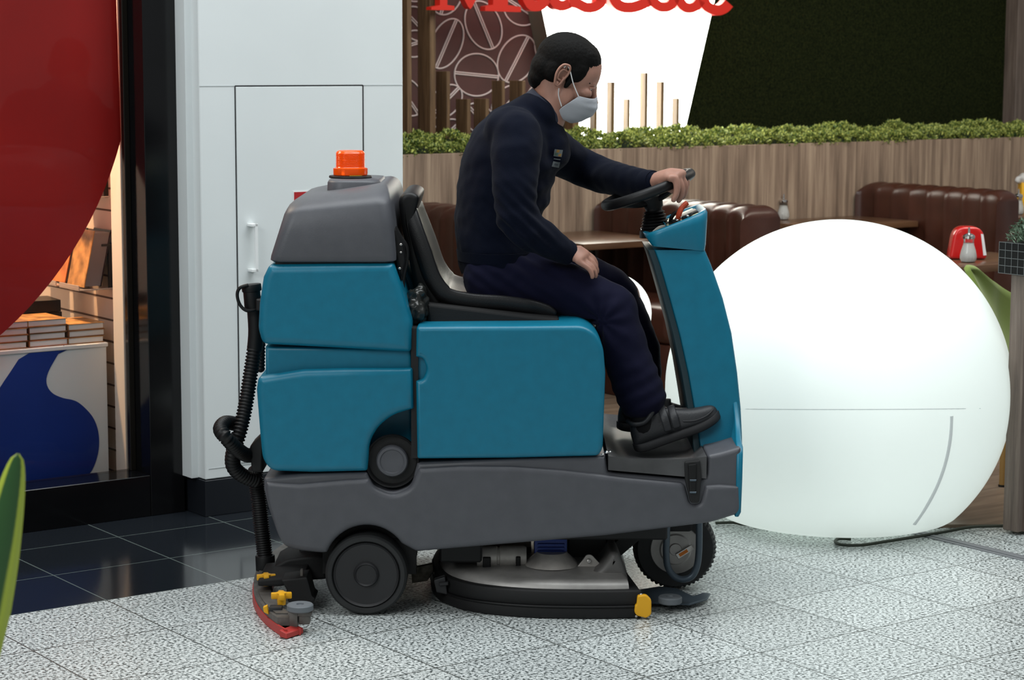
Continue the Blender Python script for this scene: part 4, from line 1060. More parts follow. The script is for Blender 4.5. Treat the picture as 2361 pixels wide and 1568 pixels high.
# --- seat
bm = NB()
path = [(934, 470), (944, 520), (966, 590), (988, 650), (1022, 690), (1080, 706), (1160, 712), (1230, 722), (1280, 736)]
Ys = 6.34; S0 = [at(x, y, Ys) for x, y in path]
C = cr(S0, 6); n = len(C); SW = .44
rows = []
TT = [((C[min(i + 1, n - 1)] - C[max(i - 1, 0)]).normalized()) for i in range(n)]
for i in range(n):
    s = i / (n - 1); t = TT[i]; nn = Vector((-t.z, 0, t.x))  # towards the driver
    if nn.x < 0 and s < .3: nn = -nn
    if s > .4 and nn.z < 0: nn = -nn
    th_ = .034 if s < .5 else .030
    th_ *= min(1, .35 + s * 12, .55 + (1 - s) * 8)
    wsh = 1 - .22 * max(0, .28 - s) / .28 * max(0, .28 - s) / .28 - .12 * max(0, s - .85) / .15
    ring = []; NSG = 40
    for k in range(NSG):
        a = 2 * PI * k / NSG; ca, sa = math.cos(a), math.sin(a)
        ex = abs(ca) ** .45 * (1 if ca > 0 else -1); ez = abs(sa) ** .6 * (1 if sa > 0 else -1)
        y = ex * SW / 2 * wsh; q_ = abs(y) / (SW / 2)
        bol = (q_ ** 3) * .034 - .014 if ez > 0 else (q_ ** 3) * .012
        ring.append(bm.verts.new(C[i] + Vector((0, SW / 2, 0)) + Vector((0, y, 0)) + nn * (ez * th_ + bol + .004)))
    rows.append(ring)
for i in range(n - 1):
    for k in range(NSG): bm.faces.new((rows[i][k], rows[i][(k + 1) % NSG], rows[i + 1][(k + 1) % NSG], rows[i + 1][k]))
bm.faces.new(rows[0]); bm.faces.new(rows[-1][::-1])
seat = finish(bm, 'seat', M_vinyl, mc, ang=70)
# moulded seat back shell & pan
bm = NB(); pxprism(bm, [(918, 466, 8), (926, 447, 10), (946, 442, 14), (968, 452, 14), (950, 520), (968, 590), (990, 650), (1020, 705, 10), (1050, 720), (1290, 738, 10), (1286, 750, 4), (985, 750, 6), (962, 690), (940, 590), (925, 520)], 6.36, .40, .014, 3)
finish(bm, 'seat_shell', M_black, mc, ang=50)
bm = NB(); pxprism(bm, [(985, 700, 4), (1290, 735, 10), (1290, 752), (985, 752)], 6.30, .50, .01, 2); finish(bm, 'seat_plinth', M_blackm, mc)
# --- steering column (teal shroud)
bm = NB()
# body: loft along outline rows (left x, right x, y, near Y, depth)
rowsL = [(1503, 1626, 577, 6.41, .30), (1515, 1640, 610, 6.405, .31), (1538, 1668, 690, 6.40, .32), (1560, 1688, 770, 6.39, .34), (1580, 1701, 860, 6.38, .36), (1594, 1709, 940, 6.37, .38), (1604, 1712, 1000, 6.36, .40), (1610, 1713, 1050, 6.35, .42)]
def rrect_ring(bm, x0, x1, z0, z1, y0, y1, r, seg=5):
    pts = []
    for cx_, cy_, a0 in ((x1 - r, y1 - r, 0), (x0 + r, y1 - r, PI / 2), (x0 + r, y0 + r, PI), (x1 - r, y0 + r, 1.5 * PI)):
        for k in range(seg + 1):
            a = a0 + PI / 2 * k / seg; x = cx_ + r * math.cos(a); pts.append(Vector((x, cy_ + r * math.sin(a), z0 + (z1 - z0) * (x - x0) / (x1 - x0))))
    return [bm.verts.new(p) for p in pts]
V = []
for (xl, xr, y, yn_, dp) in rowsL:
    a, b_ = at(xl, y, yn_), at(xr, y, yn_); V.append(rrect_ring(bm, a.x, b_.x, a.z, b_.z, yn_, yn_ + dp, .018))
n = len(V[0])
for i in range(len(V) - 1):
    for k in range(n): bm.faces.new((V[i][k], V[i][(k + 1) % n], V[i + 1][(k + 1) % n], V[i + 1][k]))
bm.faces.new(V[0]); bm.faces.new(V[-1][::-1])
shroud = finish(bm, 'steering_shroud', M_teal, mc, ang=60)
# head
bm = NB(); hn = 6.405; hd = .31
def headring(xl, yl, xr, yr, y0, y1, r): a, b_ = at(xl, yl, y0), at(xr, yr, y0); return rrect_ring(bm, a.x, b_.x, a.z, b_.z, y0, y1, r, 8)
V = [headring(1505, 568, 1626, 579, hn, hn + hd, .02), headring(1500, 562, 1629, 566, hn - .004, hn + hd + .004, .03), headring(1490, 548, 1634, 510, hn - .008, hn + hd + .008, .05), headring(1488, 543, 1635, 492, hn - .006, hn + hd + .006, .055), headring(1492, 540, 1631, 484, hn + .004, hn + hd - .004, .055), headring(1500, 540, 1620, 488, hn + .018, hn + hd - .018, .045), headring(1502, 546, 1618, 494, hn + .020, hn + hd - .020, .045)]
n = len(V[0])
for i in range(len(V) - 1):
    for k in range(n): bm.faces.new((V[i][k], V[i][(k + 1) % n], V[i + 1][(k + 1) % n], V[i + 1][k]))
bm.faces.new(V[0][::-1]); bm.faces.new(V[-1])
dashP = [v.co.copy() for v in V[-1]]
finish(bm, 'console', M_teal, shroud, ang=60)
# dash plane frame
pa, pb = at(1500, 546, hn + .02), at(1618, 494, hn + .02); dx_ = (pb - pa); dl = dx_.length; dxn = dx_.normalized(); dn = Vector((-dxn.z, 0, dxn.x)); dw = hd - .04
def D(s, t, h=0): return pa + dxn * (dl * s) + Vector((0, dw * t, 0)) + dn * h
def dbox(bm, s0, s1, t0, t1, h0, h1, bev=.001): boxp(bm, [D(s0, t0, h0), D(s1, t0, h0), D(s1, t1, h0), D(s0, t1, h0), D(s0, t0, h1), D(s1, t0, h1), D(s1, t1, h1), D(s0, t1, h1)], bev, 2)
bm = NB(); dbox(bm, .36, .96, .10, .95, .001, .004); dash = finish(bm, 'dash_panel', M_cream, mc)
bm = NB(); dbox(bm, .66, .98, .18, .62, .003, .009, .003); dbox(bm, .40, .62, .06, .30, .003, .007, .002); finish(bm, 'display', M_black, dash)
bm = NB()
for s, t in ((.52, .22), (.60, .34), (.70, .12), (.80, .14)): cyl(bm, D(s, t, .003), D(s, t, .014), .009, 14, .002)
finish(bm, 'switch_knob', M_blackm, dash)
bm = NB()
for s, t in ((.56, .12), (.66, .22), (.76, .08)): ell(bm, D(s, t, .010), (.005, .005, .004), seg=10)
finish(bm, 'key_switch', M_chrome, dash)
bm = NB(); tube(bm, [D(.60, .30, .004), D(.64, .26, .02), D(.74, .30, .034), D(.86, .34, .040)], .0085, 10, n=4); finish(bm, 'red_lever', M_redg, dash)
bm = NB(); tube(bm, [D(.44, .35, .004), D(.50, .30, .02), D(.60, .30, .028), D(.70, .28, .020)], .006, 10, n=4); finish(bm, 'black_lever', M_black, dash)
bm = NB(); tube(bm, [D(.10, .20, .003), D(.22, .14, .010), D(.32, .17, .006)], .006, 8, n=3); finish(bm, 'key_tag', mat('pale_key_tag', (.45, .42, .36), .4), dash)
bm = NB(); dbox(bm, .33, .345, .08, .6, .001, .016); finish(bm, 'teal_rib', M_teal, dash)
# dark inner strip along the driver side of the shroud
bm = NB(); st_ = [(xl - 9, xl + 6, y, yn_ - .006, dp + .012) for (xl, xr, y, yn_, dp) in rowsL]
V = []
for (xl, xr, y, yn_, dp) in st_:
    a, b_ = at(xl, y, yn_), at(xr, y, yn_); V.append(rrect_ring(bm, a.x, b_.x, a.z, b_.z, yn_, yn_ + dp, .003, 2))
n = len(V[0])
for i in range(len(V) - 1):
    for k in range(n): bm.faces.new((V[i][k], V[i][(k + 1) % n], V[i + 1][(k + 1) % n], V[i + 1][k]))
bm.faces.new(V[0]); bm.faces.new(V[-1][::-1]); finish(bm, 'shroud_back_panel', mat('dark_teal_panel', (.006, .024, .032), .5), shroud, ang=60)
# front cowl spreading to full width
bm = NB(); V = []
for (py, yn_, xa_, xb_) in ((925, 6.372, .664, .679), (960, 6.345, .667, .683), (990, 6.30, .666, .682), (1012, 6.245, .662, .678), (1030, 6.20, .660, .679), (1048, 6.178, .658, .677), (1110, 6.175, .658, .676), (1180, 6.176, .657, .674), (1190, 6.180, .657, .668)):
    zz = Z(py, yn_); V.append(rrect_ring(bm, xa_, xb_, zz, zz, yn_, 2 * YC - yn_, .006, 3))
n = len(V[0])
for i in range(len(V) - 1):
    for k in range(n): bm.faces.new((V[i][k], V[i][(k + 1) % n], V[i + 1][(k + 1) % n], V[i + 1][k]))
bm.faces.new(V[0]); bm.faces.new(V[-1][::-1]); finish(bm, 'front_cowl', M_teal, shroud, ang=50)
# steering bellows, post, wheel
bm = NB(); a = at(1530, 560, 6.56); b_ = at(1505, 478, 6.56); ax = (b_ - a).normalized(); L_ = (b_ - a).length
a = D(.16, .5, .0); b_ = at(1506, 470, 6.56); ax = (b_ - a).normalized(); L_ = (b_ - a).length
pr = [(0, -.02), (.052, -.02)]
for k in range(7): pr += [(.050 - k * .0028, L_ * k / 7 * .8), (.042 - k * .0028, L_ * (k + .5) / 7 * .8)]
pr += [(.026, L_ * .85), (.024, L_ + .02), (0, L_ + .02)]
lathe(bm, a, ax, pr, 32); finish(bm, 'column_boot', M_black, mc)
wc = at(1494, 437, 6.56); wr = .137; tilt = math.radians(21)
wx = Vector((math.cos(tilt), 0, math.sin(tilt))); wn = Vector((-math.sin(tilt), 0, math.cos(tilt)))
def WP(a, r=1.0, h=0): return wc + wx * (wr * r * math.cos(a)) + Vector((0, wr * r * math.sin(a), 0)) + wn * h
bm = NB(); P = [WP(2 * PI * k / 64) for k in range(64)]; limb(bm, P, [.0160] * 64, 14, wn, closed=True)
wheel = finish(bm, 'steering_wheel', M_black, mc)
bm = NB()
for a in (PI * .5, PI * 1.22, PI * 1.78):
    tube(bm, [WP(a, .05, -.034), WP(a, .35, -.032), WP(a, .8, -.012), WP(a, .99, -.002)], .011, 10, n=4)
finish(bm, 'wheel_spoke', M_black, wheel)
bm = NB(); lathe(bm, wc - wn * .062, wn, [(0, 0), (.026, 0), (.032, .02), (.040, .035), (.036, .045), (0, .048)], 32); finish(bm, 'wheel_hub', M_blackm, wheel)
bm = NB(); cyl(bm, WP(-.9, .96, .005), WP(-.9, .96, .03), .009, 14, .002); finish(bm, 'wheel_bolt', M_steelb, wheel) if False else bm.free()
# pedal
bm = NB(); pxprism(bm, [(1615, 1018, 4), (1640, 985, 4), (1662, 962, 3), (1684, 958, 3), (1686, 1018, 3)], 6.38, .12, .006, 2); finish(bm, 'pedal', M_blackm, mc)
# small levers by the seat front seen over the cover
bm = NB(); pxprism(bm, [(1288, 736, 3), (1300, 726, 3), (1316, 730, 3), (1330, 742, 3), (1320, 748, 2), (1290, 748, 2)], 6.5, .03, .004, 2); finish(bm, 'seat_latch', M_teal, mc)
# --- wheels
def wheel_rear(Y, name):
    c = at(845, 1323, 6.20); c.y = Y; R_ = c.z - .0005; bm = NB()
    lathe(bm, c, (0, 1, 0), [(0, .02), (R_ * .80, .012), (R_ * .84, .001), (R_ * .93, .0), (R_ * .985, .008), (R_, .02), (R_, .07), (R_ * .97, .082), (0, .082)], 64); t = finish(bm, name, M_rubber, mc, ang=30)
    bm = NB(); lathe(bm, c, (0, 1, 0), [(0, .006), (R_ * .24, .006), (R_ * .27, .001), (R_ * .29, .004), (R_ * .31, .013), (R_ * .74, .010), (R_ * .79, .004), (R_ * .80, .02), (0, .03)], 64); finish(bm, 'hub', M_hub, t, ang=30)
    return t
wheel_rear(6.18, 'rear_wheel'); wheel_rear(6.84, 'rear_wheel')
bm = NB(); cyl(bm, Vector((at(845, 1323, 6.20).x, 6.28, at(845, 1323, 6.2).z)), Vector((at(845, 1323, 6.20).x, 6.84, at(845, 1323, 6.2).z)), .02, 16); box(bm, X(735, 1240), X(955, 1240), YN + .12, YN + .16, .10, Z(1225)); finish(bm, 'axle', M_blackm, mc)
bm = NB(); box(bm, X(660, 1262), X(1545, 1212), YN + .10, YF - .06, Z(1262), Z(1200), .005, 1); box(bm, X(1010, 1290), X(1110, 1250), YN + .12, YF - .1, Z(1320), Z(1240), .006, 1); finish(bm, 'underframe', M_blackm, mc)
# front drive wheel
fc = at(1557, 1277, 6.50); fz = .1305; fc.z = fz
bm = NB(); t_ = NB(); segs = 52 * 4; prf = [(.60, .0), (.90, -.002), (.97, .006), (1.0, .02), (1.0, .07), (.97, .084), (.6, .09)]
Rf = fz - .001; rings = []
for r_, h in prf:
    ring = []
    for k in range(segs):
        tooth = 1.0 if (k % 4) in (0, 1) or r_ < .95 else .965
        a = 2 * PI * k / segs; rr_ = Rf * r_ * tooth; ring.append(t_.verts.new((fc.x + rr_ * math.cos(a), 6.50 + h, fz + rr_ * math.sin(a))))
    rings.append(ring)
for i in range(len(rings) - 1):
    for k in range(segs): t_.faces.new((rings[i][k], rings[i][(k + 1) % segs], rings[i + 1][(k + 1) % segs], rings[i + 1][k]))
t_.faces.new(rings[0]); t_.faces.new(rings[-1]); merge(bm, t_)
fw = finish(bm, 'drive_wheel', M_rubber, mc, ang=25)
bm = NB(); lathe(bm, (fc.x, 6.50, fz), (0, -1, 0), [(0, .012), (.018, .012), (.020, .006), (.045, .008), (.050, .004), (.076, .004), (.078, 0), (0, -.01)], 48); finish(bm, 'wheel_disc', M_alu, fw)
bm = NB(); P0 = at(1561, 1284, 6.48); dd = (at(1597, 1262, 6.48) - P0); e = dd.normalized(); f_ = Vector((-e.z, 0, e.x)) * .009
prism(bm, [P0 - f_, P0 + dd - f_, P0 + dd + f_, P0 + f_], Vector((0, .004, 0)), .001, 1); finish(bm, 'tag_plate', M_steel, fw)
bm = NB(); P1 = P0 + e * .008 - Vector((0, .001, 0)); prism(bm, [P1 - f_ * .55, P1 + e * .03 - f_ * .55, P1 + e * .03 + f_ * .55, P1 + f_ * .55], Vector((0, .002, 0))); finish(bm, 'tag_label', M_oran, fw)
bm = NB(); U = [at(x, y, 6.43) for x, y in ((1538, 1200), (1537, 1240), (1536, 1275), (1540, 1308), (1556, 1330), (1576, 1336), (1596, 1328), (1607, 1305), (1611, 1275), (1612, 1240), (1612, 1200))]
tube(bm, U, .0105, 14, n=5); finish(bm, 'wheel_guard', M_steelb, mc)
bm = NB(); box(bm, fc.x - .07, fc.x + .05, 6.47, 6.66, fz + .06, Z(1205), .01, 2); finish(bm, 'wheel_fork', M_blackm, mc)
# --- scrub head
sh_ = NB()
def planpath(off=0.0, n=6):
    P = [(1478, 6.165), (1400, 6.155), (1300, 6.155), (1220, 6.165), (1140, 6.195), (1075, 6.245), (1025, 6.33), (1002, 6.44), (996, 6.56)]
    C = cr([Vector((at(x, 1390, yy).x, yy, 0)) for x, yy in P], n); out = []
    for i, p in enumerate(C):
        t = (C[min(i + 1, len(C) - 1)] - C[max(i - 1, 0)]).normalized(); nn = Vector((t.y, -t.x, 0)) if True else 0
        if nn.y > 0 and i < len(C) * .5: nn = -nn
        if i >= len(C) * .5 and nn.x > 0: nn = -nn
        out.append(p + nn * off)
    return out
def skirtband(off, z0, z1, name, m, thick=.012, parent=None, bev=.002):
    o_ = planpath(off); i_ = planpath(off - thick)
    half = [(p.x, p.y) for p in o_]; xm = half[-1][0]; full = half + [(xm + (x - xm) * .84, 2 * YC - y) for x, y in half[-2::-1]]
    bm = NB(); prism(bm, [Vector((x, y, z0)) for x, y in full], Vector((0, 0, z1 - z0)), bev, 2)
    return finish(bm, name, m, parent, ang=50)
dk = skirtband(.0, .036, .084, 'scrub_deck', M_blackm, parent=mc, bev=.006)
skirtband(.009, .034, .040, 'deck_lip', M_black, parent=dk, bev=.002)
skirtband(.004, .001, .034, 'splash_skirt', M_blackm, parent=dk, bev=.003)
bm = NB()
RD_ = []
for off, z in ((-.020, .080), (-.024, .092), (-.034, .102), (-.055, .107), (-.14, .112), (-.20, .118)):
    half = [(p.x, p.y) for p in planpath(off)]
    k_ = -off
    half = [(min(x, at(1452, 1350, 6.2).x - k_ * .15), min(y, YC)) for x, y in half]
    xm = half[-1][0]; full = half + [(xm + (x - xm) * .84, 2 * YC - y) for x, y in half[-2::-1]]; RD_.append([bm.verts.new((x, y, z)) for x, y in full])
n = len(RD_[0])
for i in range(len(RD_) - 1):
    for k in range(n): bm.faces.new((RD_[i][k], RD_[i][(k + 1) % n], RD_[i + 1][(k + 1) % n], RD_[i + 1][k]))
bm.faces.new(RD_[-1]); finish(bm, 'deck_casting', M_alu, dk, ang=50)
bm = NB(); pc = at(1271, 1318, 6.42); pc.z = .116; pc.y = 6.37; lathe(bm, pc, (0, 0, 1), [(.085, -.002), (.07, .012), (.055, .026), (.045, .036), (0, .036)], 40); finish(bm, 'gearbox_boss', M_motor, dk)
# end housing of the head
bm = NB(); pxprism(bm, [(1396, 1296, 16), (1408, 1274, 10), (1424, 1274, 10), (1437, 1306, 26), (1453, 1353, 2), (1300, 1353, 2), (1310, 1340, 16), (1376, 1318, 26)], 6.27, .40, .022, 5); finish(bm, 'end_housing', mat('dark_cast_housing', (0.13, 0.125, 0.12), .5, metal=.2), dk)
# motors
bm = NB(); m0 = at(1100, 1284, 6.38); m1 = at(1212, 1284, 6.38); lathe(bm, m0, m1 - m0, [(0, 0), (.030, 0), (.033, .004), (.033, .060), (.030, .062), (.030, .068), (.034, .070), (.034, .142), (.030, .150), (0, .150)], 36); mt = finish(bm, 'brush_motor', M_motor, dk)
bm = NB(); box(bm, m0.x + .018, m0.x + .042, 6.338, 6.352, m0.z - .024, m0.z + .008, .002, 1); finish(bm, 'motor_vent', M_black, mt); bm = NB(); box(bm, m0.x + .118, m0.x + .132, 6.34, 6.352, m0.z - .022, m0.z + .01, .002, 1); finish(bm, 'motor_vent', M_black, mt)
bm = NB(); box(bm, m0.x + .082, m0.x + .112, 6.3415, 6.348, m0.z - .004, m0.z + .016, .001, 1); finish(bm, 'motor_label', M_label, mt) if False else bm.free()
bm = NB(); b0, b1 = at(1232, 1300, 6.36), at(1308, 1240, 6.36)
box(bm, b0.x, b1.x, 6.37, 6.52, b0.z + .004, b1.z, .004, 2)
for k in range(5): box(bm, b0.x + .010, b1.x - .008, 6.362, 6.372, b0.z + .012 + k * .011, b0.z + .017 + k * .011, .001, 1)
for x in (b0.x + .006, (b0.x + b1.x) / 2 - .006, b1.x - .018): box(bm, x, x + .012, 6.360, 6.372, b0.z + .002, b0.z + .013, .001, 1)
finish(bm, 'gear_motor', M_bluem, dk)
bm = NB(); pxprism(bm, [(1012, 1275), (1100, 1262), (1225, 1262), (1225, 1318, 4), (1110, 1318, 4), (1080, 1335), (1012, 1335)], 6.50, .2, .004, 1); pxprism(bm, [(1310, 1240), (1400, 1240), (1400, 1300), (1330, 1310), (1310, 1310)], 6.44, .2, .004, 1); finish(bm, 'head_mount', M_blackm, dk)
bm = NB(); pxprism(bm, [(1327, 1312, 3), (1345, 1290, 5), (1352, 1279, 8), (1364, 1279, 8), (1376, 1292, 5), (1396, 1312, 3)], 6.33, .01, .002, 2); br_ = finish(bm, 'pivot_bracket', M_motor, dk)
bm = NB(); cyl(bm, at(1358, 1294, 6.33), at(1358, 1294, 6.32), .007, 12, .002); finish(bm, 'pivot_bolt', M_steel, dk)
bm = NB(); a = at(1395, 1292, 6.42); b_ = at(1470, 1228, 6.42); e = (b_ - a).normalized(); nz = Vector((-e.z, 0, e.x)) * .022
prism(bm, [a - nz, b_ - nz, b_ + nz, a + nz], Vector((0, .05, 0)), .004, 2); finish(bm, 'lift_arm', M_blackm, dk)
# left end bracket on the head
bm = NB(); pxprism(bm, [(1000, 1338, 3), (1026, 1330, 3), (1032, 1372, 3), (1006, 1366, 3)], 6.30, .03, .003, 2); pxprism(bm, [(1012, 1344, 2), (1034, 1342, 2), (1034, 1350, 2), (1012, 1352, 2)], 6.29, .02, .002, 1); finish(bm, 'skirt_bracket', M_hub, dk)
# head clamp
bm = NB(); pxprism(bm, [(1464, 1398, 4), (1468, 1394, 3), (1470, 1374, 5), (1490, 1372, 6), (1502, 1384, 5), (1502, 1418, 6), (1490, 1426, 4), (1468, 1420, 5), (1463, 1412, 3)], 6.145, .02, .004, 3); cl_ = finish(bm, 'skirt_clamp', M_yellow, dk)
bm = NB(); ell(bm, at(1467, 1421, 6.15), (.005, .005, .004), seg=10); ell(bm, at(1478, 1371, 6.16), (.006, .005, .004), seg=10); finish(bm, 'clamp_screw', M_steel, dk)
# roller + fin arm
rc = at(1545, 1381, 6.24)
bm = NB(); zA_ = rc.z; lathe(bm, (rc.x, rc.y, zA_ - .012), (0, 0, 1), [(0, 0), (.033, 0), (.0355, .003), (.0355, .017), (.033, .020), (.012, .020), (.010, .016), (0, .016)], 40); finish(bm, 'bumper_roller', M_roller, dk)
bm = NB(); Pz = zA_ - .020
q_ = [fl(x, y, Pz) for x, y in ((1452, 1362), (1520, 1352), (1560, 1356), (1598, 1374), (1622, 1366), (1638, 1368), (1630, 1380), (1590, 1392), (1500, 1388), (1452, 1378))]
prism(bm, q_, Vector((0, 0, -.006)), .001, 1); finish(bm, 'side_fin', M_steelb, dk)
# --- squeegee
SX0 = fl(583, 1352, .02).x; half = .63
def sqx(y, off=0.0): d = abs(y - YC); return SX0 + off + .135 * (d / half) ** 2.0 + .022 * (d / half) ** 5
def arcband(z0, z1, o0, o1, name, m, parent, h=half, ny=44, bev=.001):
    bm = NB(); V = []
    for i in range(ny + 1):
        y = YC - h + 2 * h * i / ny
        V.append([bm.verts.new((sqx(y, o0), y, z0)), bm.verts.new((sqx(y, o1), y, z0)), bm.verts.new((sqx(y, o1), y, z1)), bm.verts.new((sqx(y, o0), y, z1))])
    for i in range(ny):
        for k in range(4): bm.faces.new((V[i][k], V[i][(k + 1) % 4], V[i + 1][(k + 1) % 4], V[i + 1][k]))
    bm.faces.new(V[0]); bm.faces.new(V[-1][::-1])
    return finish(bm, name, m, parent, ang=40)
sq = arcband(.001, .026, -.004, .004, 'squeegee_blade', M_red, mc)
arcband(.001, .022, .050, .056, 'front_squeegee_blade', M_red, mc, half - .03)
sf = arcband(.022, .046, .0, .055, 'squeegee_frame', M_frame, mc, half - .055)
arcband(.046, .050, .010, .048, 'frame_plate', M_frame, sf, half - .09)
bm = NB(); boxp(bm, [Vector(q_) for q_ in ((sqx(YC - half) - .02, YC - half + .005, .002), (sqx(YC - half) + .002, YC - half - .015, .002), (sqx(YC - half) + .045, YC - half + .045, .002), (sqx(YC - half) + .020, YC - half + .06, .002), (sqx(YC - half) - .02, YC - half + .005, .024), (sqx(YC - half) + .002, YC - half - .015, .018), (sqx(YC - half) + .045, YC - half + .045, .018), (sqx(YC - half) + .020, YC - half + .06, .026))], .002, 1); finish(bm, 'blade_end', M_red, sf)
# near end block + roller
ep = at(692, 1398, 5.99)
bm = NB(); lathe(bm, (ep.x, ep.y, ep.z - .012), (0, 0, 1), [(0, 0), (.035, 0), (.038, .003), (.038, .016), (.035, .019), (.011, .019), (.010, .015), (0, .015)], 40); finish(bm, 'end_roller', M_roller, sf)
bm = NB(); box(bm, ep.x - .030, ep.x - .006, 5.972, 6.01, .018, ep.z - .012, .003, 2); box(bm, ep.x - .004, ep.x + .028, 5.98, 6.02, .026, ep.z - .014, .003, 2); box(bm, ep.x - .034, ep.x + .034, 5.975, 6.03, ep.z - .026, ep.z - .013, .003, 2); finish(bm, 'roller_bracket', M_frame, sf)
def knob(px, py, Y, s=1.0):
    c = at(px, py, Y); bm = NB()
    for a in (0.15, PI / 2 + .15):
        d = Vector((math.cos(a), math.sin(a), 0)) * .030 * s; n_ = Vector((-d.y, d.x, 0)).normalized() * .0085 * s
        boxp(bm, [c - d - n_, c + d - n_, c + d + n_, c - d + n_, c - d - n_ + Vector((0, 0, .018 * s)), c + d - n_ + Vector((0, 0, .018 * s)), c + d + n_ + Vector((0, 0, .018 * s)), c - d + n_ + Vector((0, 0, .018 * s))], .003, 2)
    lathe(bm, c - Vector((0, 0, .018 * s)), (0, 0, 1), [(0, 0), (.012 * s, 0), (.014 * s, .02 * s), (.016 * s, .036 * s), (0, .040 * s)], 20); finish(bm, 'wing_knob', M_yellow, sf)
knob(649, 1380, 6.10); knob(614, 1337, 6.30, .95); knob(644, 1290, 6.86, .8)
bm = NB(); pxprism(bm, [(606, 1400, 2), (616, 1396, 2), (618, 1408, 2), (620, 1418, 3), (608, 1412, 2)], 6.05, .015, .002, 1); finish(bm, 'end_clip', M_yellow, sf)
bm = NB(); box(bm, X(620, 1405, 6.05), X(650, 1405, 6.05), 6.05, 6.08, Z(1424, 6.05), Z(1402, 6.05), .003, 2); finish(bm, 'clip_block', M_hub, sf)
# squeegee carriage
bm = NB()
pxprism(bm, [(626, 1310, 6), (660, 1290, 8), (700, 1284, 6), (750, 1282), (752, 1336, 4), (700, 1340), (640, 1330, 6)], 6.42, .22, .008, 3)
pxprism(bm, [(594, 1338, 4), (650, 1332, 4), (700, 1330, 4), (700, 1342, 3), (645, 1353, 6), (594, 1352, 4)], 6.26, .22, .006, 2)
finish(bm, 'squeegee_carriage', M_blackm, sf)
bm = NB(); pxprism(bm, [(648, 1338, 3), (708, 1330, 4), (720, 1375, 6), (728, 1380, 4), (722, 1392, 4), (664, 1390, 4), (660, 1360)], 6.22, .10, .006, 2); finish(bm, 'carriage_arm', M_blackm, sf); bm = NB(); pxprism(bm, [(655, 1285, 6), (700, 1276, 6), (745, 1276), (745, 1290), (665, 1296, 6)], 6.6, .12, .006, 2); finish(bm, 'carriage_arm', M_blackm, sf)
bm = NB(); pxprism(bm, [(692, 1314, 2), (699, 1314, 2), (699, 1332, 2), (692, 1332, 2)], 6.24, .02, .002, 1); finish(bm, 'adjuster_pin', M_frame, sf)
bm = NB(); box(bm, X(690, 1300, 6.5), X(960, 1300, 6.5), 6.50, 6.62, .09, .16, .006, 2); finish(bm, 'trailing_arm', M_blackm, mc)
# vertical bits behind the rear wheel
bm = NB(); pxprism(bm, [(948, 1310, 4), (998, 1300, 3), (1000, 1318, 3), (985, 1340, 4), (950, 1345)], 6.46, .02, .002, 1); finish(bm, 'drain_bracket', mat('corroded_metal', (.10, .09, .07), .6, metal=.4, var=.5, vscale=60), mc)
bm = NB(); ell(bm, at(958, 1306, 6.45), (.006, .006, .006), seg=8); ell(bm, at(1003, 1322, 6.45), (.006, .006, .006), seg=8); finish(bm, 'bracket_bolt', M_steel, mc)
# --- hoses with corrugation
def ribbed(name, pts, r, pitch=.0105, Y=None, parent=None, n=14):
    C = cr(pts, n); bm = NB()
    # resample evenly
    L = [0.0]
    for i in range(1, len(C)): L.append(L[-1] + (C[i] - C[i - 1]).length)
    tot = L[-1]; step = pitch / 4; out = []; rs = []; j = 0; s = 0.0; k = 0
    while s < tot:
        while j < len(L) - 2 and L[j + 1] < s: j += 1
        t = (s - L[j]) / max(1e-9, L[j + 1] - L[j]); out.append(C[j].lerp(C[j + 1], t)); rs.append(r * (1.0 if k % 4 in (0, 1) else .82)); s += step; k += 1
    limb(bm, out, rs, 16, (.1, 1, .05), cap=True)
    return finish(bm, name, M_black, parent, ang=80)
def pxs(L): return [at(x, y, Y) for x, y, Y in L]
hose = ribbed('drain_hose', pxs([(587, 800, 6.50), (578, 860, 6.48), (567, 930, 6.45), (553, 995, 6.42), (538, 1040, 6.42), (538, 1075, 6.44), (562, 1098, 6.47), (592, 1108, 6.50)]), .0235, parent=mc)
ribbed('hose_loop', pxs([(600, 1042, 6.50), (572, 1050, 6.46), (548, 1036, 6.38), (522, 1010, 6.33), (508, 990, 6.36), (520, 975, 6.42), (545, 978, 6.50)]), .0225, parent=hose)
ribbed('vacuum_hose', pxs([(588, 1090, 6.56), (596, 1150, 6.56), (603, 1215, 6.56), (611, 1285, 6.56)]), .0250, pitch=.0075, parent=mc)
bm = NB(); cyl(bm, at(611, 1280, 6.56), at(613, 1325, 6.56), .0305, 24, .003); finish(bm, 'hose_cuff', M_black, mc)
bm = NB(); tube(bm, pxs([(586, 700, 6.50), (590, 760, 6.50), (587, 806, 6.50)]), .0235, 20, n=4); finish(bm, 'hose_neck', M_black, hose)
bm = NB(); cyl(bm, at(579, 658, 6.48), at(584, 716, 6.48), .0260, 28, .003); cyl(bm, at(579, 655, 6.48), at(581, 672, 6.48), .0300, 28, .003)
finish(bm, 'hose_cap', M_black, hose)
bm = NB(); tube(bm, pxs([(572, 657, 6.45), (553, 664, 6.45), (547, 680, 6.45), (553, 702, 6.45), (568, 716, 6.45), (590, 714, 6.46), (602, 708, 6.48)]), .0052, 10, n=5); finish(bm, 'cap_strap', M_black, hose)
bm = NB(); pxprism(bm, [(590, 690, 3), (606, 690), (606, 720), (590, 716, 3)], 6.44, .10, .004, 1); finish(bm, 'hose_clip', M_blackm, mc); bm = NB(); pxprism(bm, [(575, 1030, 6), (606, 1000, 4), (606, 1090, 4), (580, 1090, 10)], 6.44, .12, .008, 2); finish(bm, 'hose_clip', M_blackm, mc)
ribbed('inner_hose', pxs([(602, 795, 6.62), (601, 850, 6.62)]), .014, parent=mc)
